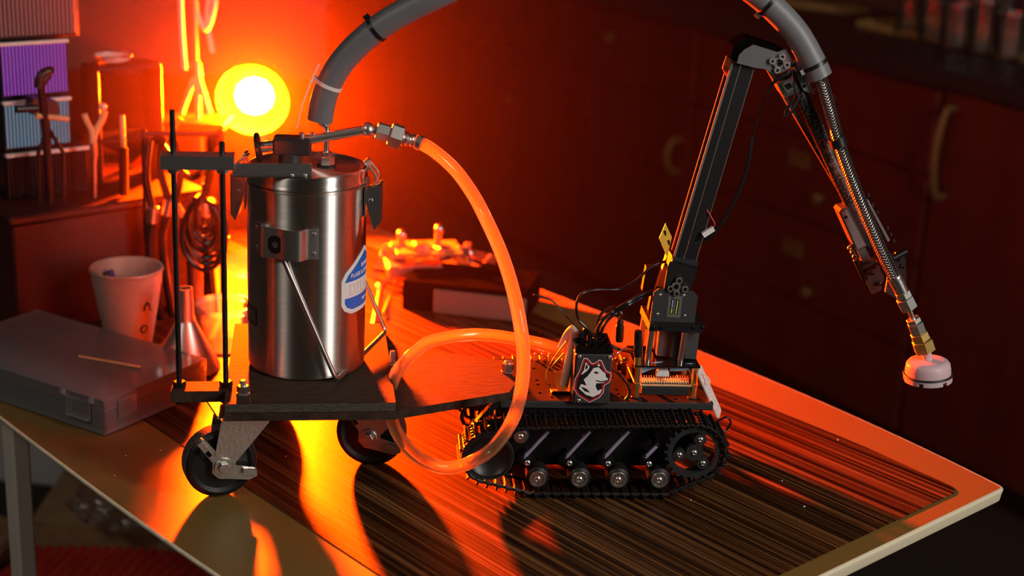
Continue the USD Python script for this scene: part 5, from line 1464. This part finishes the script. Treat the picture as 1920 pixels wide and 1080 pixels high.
for px in (1225, 1240, 1300, 1318):
    part(tp_, 'screw', bolt(RL(px, 614, ay - .0082), FRONT, 0.0022), 'black_gloss')
q = RL(1253, 612, ay + .002)
part(rb, 'turret_ring', lathe([(0, 0), (0.0125, 0), (0.0128, 0.001), (0.0120, 0.0028), (0.0090, 0.0032), (0.0088, 0.005), (0, 0.005)], 40, (q + [0, 0.006, -0.001], q + [0, 0.006, 1])), 'steel', label='silver turret ring')
shb = part(rb, 'shoulder_bracket', AS([(1219, 603), (1302, 605), (1309, 556), (1300, 546), (1236, 541), (1226, 548)], ay, 0.0022), 'textured_black', label='black textured shoulder bracket')
part(rb, 'shoulder_servo', AS([(1232, 600), (1296, 602), (1302, 558), (1238, 552)], ay + .0024, 0.030), 'black_plastic')
part(rb, 'shoulder_bracket', AS([(1219, 603), (1302, 605), (1309, 556), (1300, 546), (1236, 541), (1226, 548)], ay + .034, 0.0022), 'textured_black')
for px, py in ((1238, 553), (1282, 554), (1233, 589), (1284, 592)):
    part(shb, 'screw', bolt(RL(px, py, ay), FRONT, 0.0019), 'polished_steel')
lab = part(shb, 'servo_label', AS([(1250, 594), (1275, 596), (1280, 556), (1254, 553)], ay - .0003, 0.0003), 'label_grey', smooth=False, label='small printed label')
for pts in ([(1255, 588), (1261, 589), (1265, 561), (1259, 560)], [(1264, 589), (1270, 590), (1275, 562), (1268, 561)]):
    part(lab, 'dark_bar', AS(pts, ay - .0005, 0.0002), 'emblem_black', smooth=False)
for i, (pts, m) in enumerate((([(1257, 587), (1259.5, 587.5), (1261, 579), (1258.5, 578.5)], 'label_green'), ([(1258.8, 577), (1261, 577.5), (1263, 563), (1260.6, 562.5)], 'label_purple'), ([(1265.8, 588), (1268, 588.5), (1272.5, 564), (1270.3, 563.5)], 'label_green'))):
    part(lab, 'print_line', AS(pts, ay - .0007, 0.0002), m, smooth=False)
for px, py, r in ((1274, 527, .0036), (1258, 542, .0036), (1285, 543, .0038), (1269, 551, .0036), (1268, 538, .0050)):
    part(shb, 'horn_boss', AR(px, py, ay - .004, r, r * 0.55, 0.004), 'steel', label='silver servo horn boss')
part(rb, 'shoulder_clevis', AS([(1244, 548), (1294, 545), (1304, 520), (1306, 505), (1256, 490), (1252, 500)], ay + .001, 0.0020), 'black_metal')
part(rb, 'shoulder_clevis', AS([(1244, 548), (1294, 545), (1304, 520), (1306, 505), (1256, 490), (1252, 500)], ay + .036, 0.0020), 'black_metal')
part(rb, 'clevis_bridge', AS([(1256, 512), (1306, 516), (1306, 500), (1262, 488)], ay + .002, 0.034), 'matte_black')
for k, pts in enumerate(([(1228, 550), (1240, 552), (1258, 484), (1250, 480)], [(1210, 610), (1221, 612), (1232, 545), (1224, 540)], [(1204, 545), (1226, 552), (1236, 500), (1212, 500)])):
    part(rb, 'rear_frame', AS(pts, ay + .030 + .006 * k, 0.010), ('orange_plate', 'black_metal', 'black_metal')[k])

# --- upper arm: black square tube
al = [(1264, 484), (1304, 492), (1413, 130), (1374, 118)]
lk = part(rb, 'upper_arm', AS(al, ay + .006, 0.0035), 'arm_black', smooth=30, label='black slotted aluminium arm profile')
part(lk, 'back_wall', AS([(1258, 484), (1304, 492), (1413, 130), (1368, 118)], ay + .034, 0.0035), 'black_metal', smooth=30)
part(lk, 'web', AS([(1273, 484), (1302, 490), (1411, 130), (1383, 120)], ay + .0095, 0.0245), 'matte_black', smooth=30)
for a0_, a1_ in (((1304, 492), (1413, 130)), ((1281, 488), (1389, 122))):
    part(lk, 'edge_bead', tube([RL(*a0_, ay + .006), RL(*a1_, ay + .006)], 0.0006, 6), 'steel')
part(rb, 'arm_socket', AS([(1257, 505), (1305, 510), (1309, 490), (1262, 482)], ay + .002, 0.030), 'dark_grey_plastic', label='collar at the foot of the arm tube')
for a0_, a1_, yy in (((1264, 484), (1374, 118), ay + .0058), ((1264, 484), (1374, 118), ay + .0358)):
    o_ = np.array([-.0005 if yy < ay + .01 else -.0050, 0, 0])
    part(lk, 'lip', tube([RL(*a0_, yy) + o_, RL(*a1_, yy) + o_], 0.0014, 8), 'lip_grey')
yt = AS([(1236, 447), (1248, 419), (1260, 445), (1251, 483)], ay + .012, 0.0016)
ypl = part(rb, 'tab_plate', yt, 'yellow_plate', smooth=False, label='slotted yellow tab plate at the foot of the arm')
for px, py in ((1247, 437), (1254, 455)):
    q = RL(px, py, ay + .0117)
    part(ypl, 'slot', AS([(px - 3, py - 4), (px + 1.5, py - 5), (px + 2.5, py + 4), (px, py + 5)], ay + .0117, 0.0003), 'black_plastic', smooth=False)
otb = part(rb, 'tab_plate', AS([(1354, 128), (1362, 105), (1372, 112), (1363, 144)], ay + .012, 0.0016), 'orange_plate', smooth=False, label='slotted orange tab plate at the elbow')
for px, py in ((1358, 127), (1361, 129), (1364, 131)):
    part(otb, 'slot', AS([(px - .8, py - 5), (px + .6, py - 5), (px + .4, py + 5), (px - 1, py + 5)], ay + .0117, 0.0003), 'black_plastic', smooth=False)

# --- elbow
elb = part(rb, 'elbow_bracket', AS([(1382, 118.5), (1386, 103), (1396, 93), (1413, 84), (1458, 98), (1474, 92), (1485, 110), (1484, 126), (1468, 136), (1455, 139), (1446, 138), (1437, 130), (1415, 127)], ay - .001, 0.0022), 'textured_grey', smooth=30, label='grey textured elbow bracket plate')
part(rb, 'elbow_cover', AS([(1369, 110), (1376, 86), (1400, 71), (1412, 72), (1466, 90), (1462, 100), (1413, 88), (1390, 104), (1386, 120)], ay + .004, 0.030), 'matte_black', smooth=30, label='black elbow cover behind the bracket')
for px, py, r in ((1467, 107, .0034), (1449, 115, .0034), (1476, 122, .0034), (1458, 132, .0034)):
    part(elb, 'horn_boss', AR(px, py, ay - .005, r, r * 0.55, 0.0045), 'steel', label='silver servo horn boss')
part(elb, 'horn_ring', AR(1461, 118, ay - .004, .0062, .0040, 0.0035), 'polished_steel', label='bright servo horn ring')
part(elb, 'horn_screw', bolt(RL(1463, 118, ay - .001), FRONT, 0.0032), 'black_gloss')
es = part(rb, 'elbow_servo', AS([(1457, 158), (1484, 144), (1501, 163), (1502, 170), (1473, 184), (1467, 177)], ay + .002, 0.024), 'dark_grey_plastic', label='dark elbow servo')
part(es, 'servo_frame', AS([(1463, 158), (1482, 148), (1496, 163), (1476, 176)], ay + .0012, 0.0010), 'servo_grey', smooth=False)
part(es, 'servo_window', AS([(1471, 160), (1481, 155), (1487, 163), (1477, 168)], ay + .0006, 0.0008), 'black_gloss', smooth=False)
sb_ = part(rb, 'servo_bracket', AS([(1485, 118), (1491, 113), (1530, 179), (1507, 170), (1502, 160)], ay - .002, 0.0016), 'textured_grey', smooth=30, label='angled grey servo bracket')
part(sb_, 'bright_edge', tube([RL(1491, 113, ay - .003), RL(1527, 177, ay - .003)], 0.0009, 8), 'polished_steel')
for px, py in ((1487, 122), (1508, 161)):
    part(sb_, 'screw', bolt(RL(px, py, ay - .002), FRONT, 0.0020), 'black_gloss')
for px, py in ((1500, 114), (1526, 168)):
    part(sb_, 'side_screw', bolt(RL(px, py, ay + .002), (1, 0, 0.3), 0.0022), 'steel')
part(rb, 'lead_bundle', cat(*[tube(spline([RL(1486, 130 + 1.5 * k, ay - .006), RL(1474, 138 + 1.5 * k, ay - .008), RL(1458, 146 + 2 * k, ay - .008), RL(1446, 160 + 2 * k, ay - .006), RL(1434, 190, ay - .004 + .001 * k), RL(1422, 220, ay), RL(1411, 256, ay)], 7), 0.0009, 6) for k in range(3)]), 'black_cable', label='black servo leads leaving the elbow')
part(rb, 'lead_coil', cat(*[tube(spline([RL(1484, 132, ay - .008), RL(1488, 158, ay - .010), RL(1490, 178 + 2 * k, ay - .010), RL(1480 - 2 * k, 200 + k, ay - .010), RL(1473, 216 + k, ay - .009), RL(1484 + k, 208, ay - .011), RL(1500, 180, ay - .010)], 7), 0.0009, 6) for k in range(4)]), 'black_cable', label='loop of black servo leads')
part(rb, 'arm_cable', ribbon(spline([RL(1411, 256, ay + .001), RL(1407, 285, ay + .002), RL(1400, 320, ay + .004), RL(1385, 360, ay + .005), RL(1360, 408, ay + .006), RL(1335, 440, ay + .006), RL(1302, 464, ay + .008)], 8), 0.0036, 0.0013, (0.25, -0.95, 0.1)), 'black_cable', label='flat black cable hanging beside the arm')
part(rb, 'red_lead', tube(spline([RL(1325, 393, ay + .006), RL(1334, 408, ay + .004), RL(1340, 420, ay + .003), RL(1336, 428, ay + .003)], 7), 0.0009, 6), 'red_wire', label='short red lead')
jc = part(rb, 'lead_connector', AS([(1316, 438), (1321, 446), (1341, 433), (1337, 425)], ay + .001, 0.005), 'white_plastic', label='small white plug on the red lead')
part(jc, 'plug_tail', rod(RL(1318, 442, ay + .003), RL(1306, 450, ay + .006), 0.0016, 8), 'black_cable')

# --- forearm: round carbon tube with flat back spar
fa0, fa1 = RL(1478, 128, ay + .012), RL(1617, 425, ay + .012)
part(rb, 'forearm', rod(fa0, fa1, 0.0082, 28), 'carbon_fibre', label='round carbon fibre forearm tube')
part(rb, 'forearm_spar', AS([(1440, 133), (1447, 132), (1597, 388), (1591, 390)], ay + .014, 0.012), 'black_metal')
tc = RL(1562, 270, ay + .004)
clp = part(rb, 'forearm_tie', rod(RL(1540, 258, ay + .008), RL(1574, 274, ay + .008), 0.0022, 10), 'black_plastic')
part(clp, 'tie_head', AS([(1560, 262), (1578, 258), (1582, 266), (1566, 276)], ay - .012, 0.006), 'black_plastic')
for px, py in ((1531, 274), (1538, 286)):
    part(clp, 'side_screw', bolt(RL(px, py, ay + .014), (-1, 0, -0.3), 0.0022), 'steel')
# --- wrist
wsv = part(rb, 'wrist_servo', AS([(1573, 398), (1578, 392), (1590, 389), (1626, 461), (1608, 471), (1600, 458)], ay - .002, 0.022), 'textured_black', smooth=30, label='black textured wrist servo')
part(wsv, 'servo_face', AS([(1576, 398), (1588, 393), (1623, 460), (1608, 468)], ay - .0028, 0.0010), 'textured_grey', smooth=False)
part(wsv, 'screw', bolt(RL(1586, 407, ay - .003), FRONT, 0.0018), 'black_gloss')
part(rb, 'wrist_block', AS([(1590, 389), (1606, 384), (1650, 470), (1626, 462)], ay + .004, 0.020), 'black_plastic')
part(rb, 'wrist_rail', AS([(1624, 374), (1628, 374), (1669, 450), (1665, 454)], ay - .004, 0.010), 'aluminium', label='thin bright rail on the right of the braided hose')
for px, py in ((1628, 366), (1636, 384), (1645, 398), (1664, 428), (1670, 440), (1676, 452)):
    part(rb, 'rail_screw', bolt(RL(px, py, ay - .001), (0.9, -0.2, 0.3), 0.0026), 'dark_grey_plastic')
hm = part(rb, 'wrist_horn', AS([(1592, 462), (1600, 457), (1612, 482), (1604, 488)], ay - .004, 0.004), 'black_metal')
for px, py in ((1594, 466), (1599, 474), (1603, 482)):
    part(hm, 'horn_boss', AR(px, py, ay - .006, .0026, .0012, 0.003), 'steel')
part(rb, 'wrist_motor', AS([(1608, 471), (1622, 464), (1634, 486), (1618, 492)], ay + .000, 0.016), 'servo_grey', label='grey wrist motor block')
part(rb, 'gripper_frame', cat(AS([(1606, 490), (1622, 487), (1648, 500), (1658, 520), (1652, 545), (1636, 552), (1620, 520)], ay + .004, 0.004), AS([(1660, 548), (1684, 562), (1700, 528), (1698, 484), (1680, 474), (1668, 505)], ay + .014, 0.004), AS([(1618, 494), (1690, 478), (1694, 490), (1622, 506)], ay + .008, 0.012)), 'black_metal', label='black gripper frame around the hose end')
for px, py in ((1634, 512), (1650, 532), (1690, 500), (1683, 486), (1697, 476)):
    part(rb, 'gripper_bolt', bolt(RL(px, py, ay - .001), FRONT, 0.0032), 'black_gloss')
for p0, p1 in (((1622, 508), (1664, 488)), ((1655, 495), (1700, 470)), ((1604, 486), (1622, 525))):
    part(rb, 'gripper_finger', rod(RL(*p0, ay - .016), RL(*p1, ay - .012), 0.0032, 12), 'black_plastic')
part(rb, 'hose_strap', ring(RL(1655, 478, ay - .024), RL(1662, 494, ay - .024), 0.0092, 0.0076, 28), 'black_plastic', label='black strap holding the braided hose')
part(rb, 'hose_strap', ring(RL(1568, 258, ay - .016), RL(1574, 274, ay - .016), 0.0090, 0.0074, 28), 'black_plastic', label='black strap holding the braided hose')

# --- loose cables on the deck
def cable(name, pts, r, mat='black_cable', label=None, n=8):
    part(rb, name, tube(spline([RL(a, b, y) for a, b, y in pts], n), r, 8), mat, label=label)


cable('cable', [(1248, 490, ay + .02), (1222, 500, ay + .015), (1190, 528, ay + .01), (1160, 542, ay + .01), (1120, 543, ay), (1092, 550, ay - .005), (1081, 570, EY + .02), (1084, 598, EY + .02), (1100, 615, EY + .02), (1112, 630, EY + .022)], 0.0015)
cable('cable', [(1228, 545, ay + .02), (1200, 554, ay + .01), (1175, 568, ay), (1148, 585, ay), (1130, 600, EY + .02), (1120, 618, EY + .02), (1118, 632, EY + .022)], 0.0019)
cable('cable', [(1228, 549, ay + .02), (1200, 560, ay + .01), (1178, 572, ay), (1154, 588, ay), (1135, 606, EY + .02), (1124, 632, EY + .022)], 0.0016)
cable('cable', [(1122, 632, EY + .024), (1122, 600, EY + .024), (1136, 580, EY + .03), (1155, 577, by0 + .02), (1165, 588, by0 + .02), (1163, 598, by0 + .02)], 0.0016)
cable('cable', [(1132, 640, EY + .03), (1160, 655, EY + .03), (1185, 662, by0 + .02), (1215, 690, by0 + .03)], 0.0016)
cable('cable', [(1145, 690, EY + .005), (1160, 700, by0 - .002), (1176, 720, by0 - .004), (1180, 738, by0 - .006), (1172, 750, by0 - .006), (1166, 744, by0)], 0.0018)
cable('cable', [(1148, 668, EY - .002), (1160, 660, EY), (1172, 653, EY + .01), (1186, 656, by0 + .01)], 0.0007, 'polished_steel')
cable('tie_tail', [(1000, 552, EY + .03), (1020, 558, EY + .03), (1038, 566, EY + .03), (1060, 592, EY + .03), (1080, 612, EY + .03), (1094, 628, EY + .026)], 0.0009, 'black_plastic', 'long black cable-tie tail sticking up')
for i, (px, py) in enumerate(((1090, 628), (1098, 622), (1106, 634), (1116, 640))):
    q = RL(px, py, EY + .026); part(rb, 'plug', bx(0.006, 0.006, 0.008, q, 0.001), 'black_plastic')
for k in range(6):
    q = RG(1165 + 7 * k, 690 - 5 * (k % 3), DZ)
    part(rb, 'small_part', bx(0.006 + 0.002 * (k % 2), 0.005, 0.008 + 0.003 * (k % 3), (q[0] - .004, min(q[1], 0.03), DZ + 0.005), 0.0006), ('black_gloss', 'dark_grey_plastic')[k % 2])
# --- white perforated board at the right end
t0_, t1_ = RL(1306, 700, -0.060), RL(1345, 787, -0.060)
dv = (t1_ - t0_); L_b = np.linalg.norm(dv); dv = dv / L_b
wb = rrect(L_b, 0.020, 0.003, L_b / 2, 0.0100).difference(shapely.union_all([Point(0.006 + 0.0078 * i, 0.006 + 0.0082 * j).buffer(0.0011, 4) for i in range(int(L_b / 0.0078)) for j in range(2)]))
sv = np.array([0.42, 0.9, 0.0]); sv = sv - dv * (sv @ dv)
wbp = part(rb, 'end_board', slab(wb, 0.0016, t0_, dv, sv), 'perforated_white', smooth=False, label='slanted white perforated board at the right end')
part(rb, 'board_wire', tube(spline([RL(1311, 699, -0.05), RL(1318, 701, -0.052), RL(1327, 708, -0.055), RL(1331, 716, -0.058), RL(1327, 720, -0.06)], 6), 0.0008, 6), 'white_plastic')
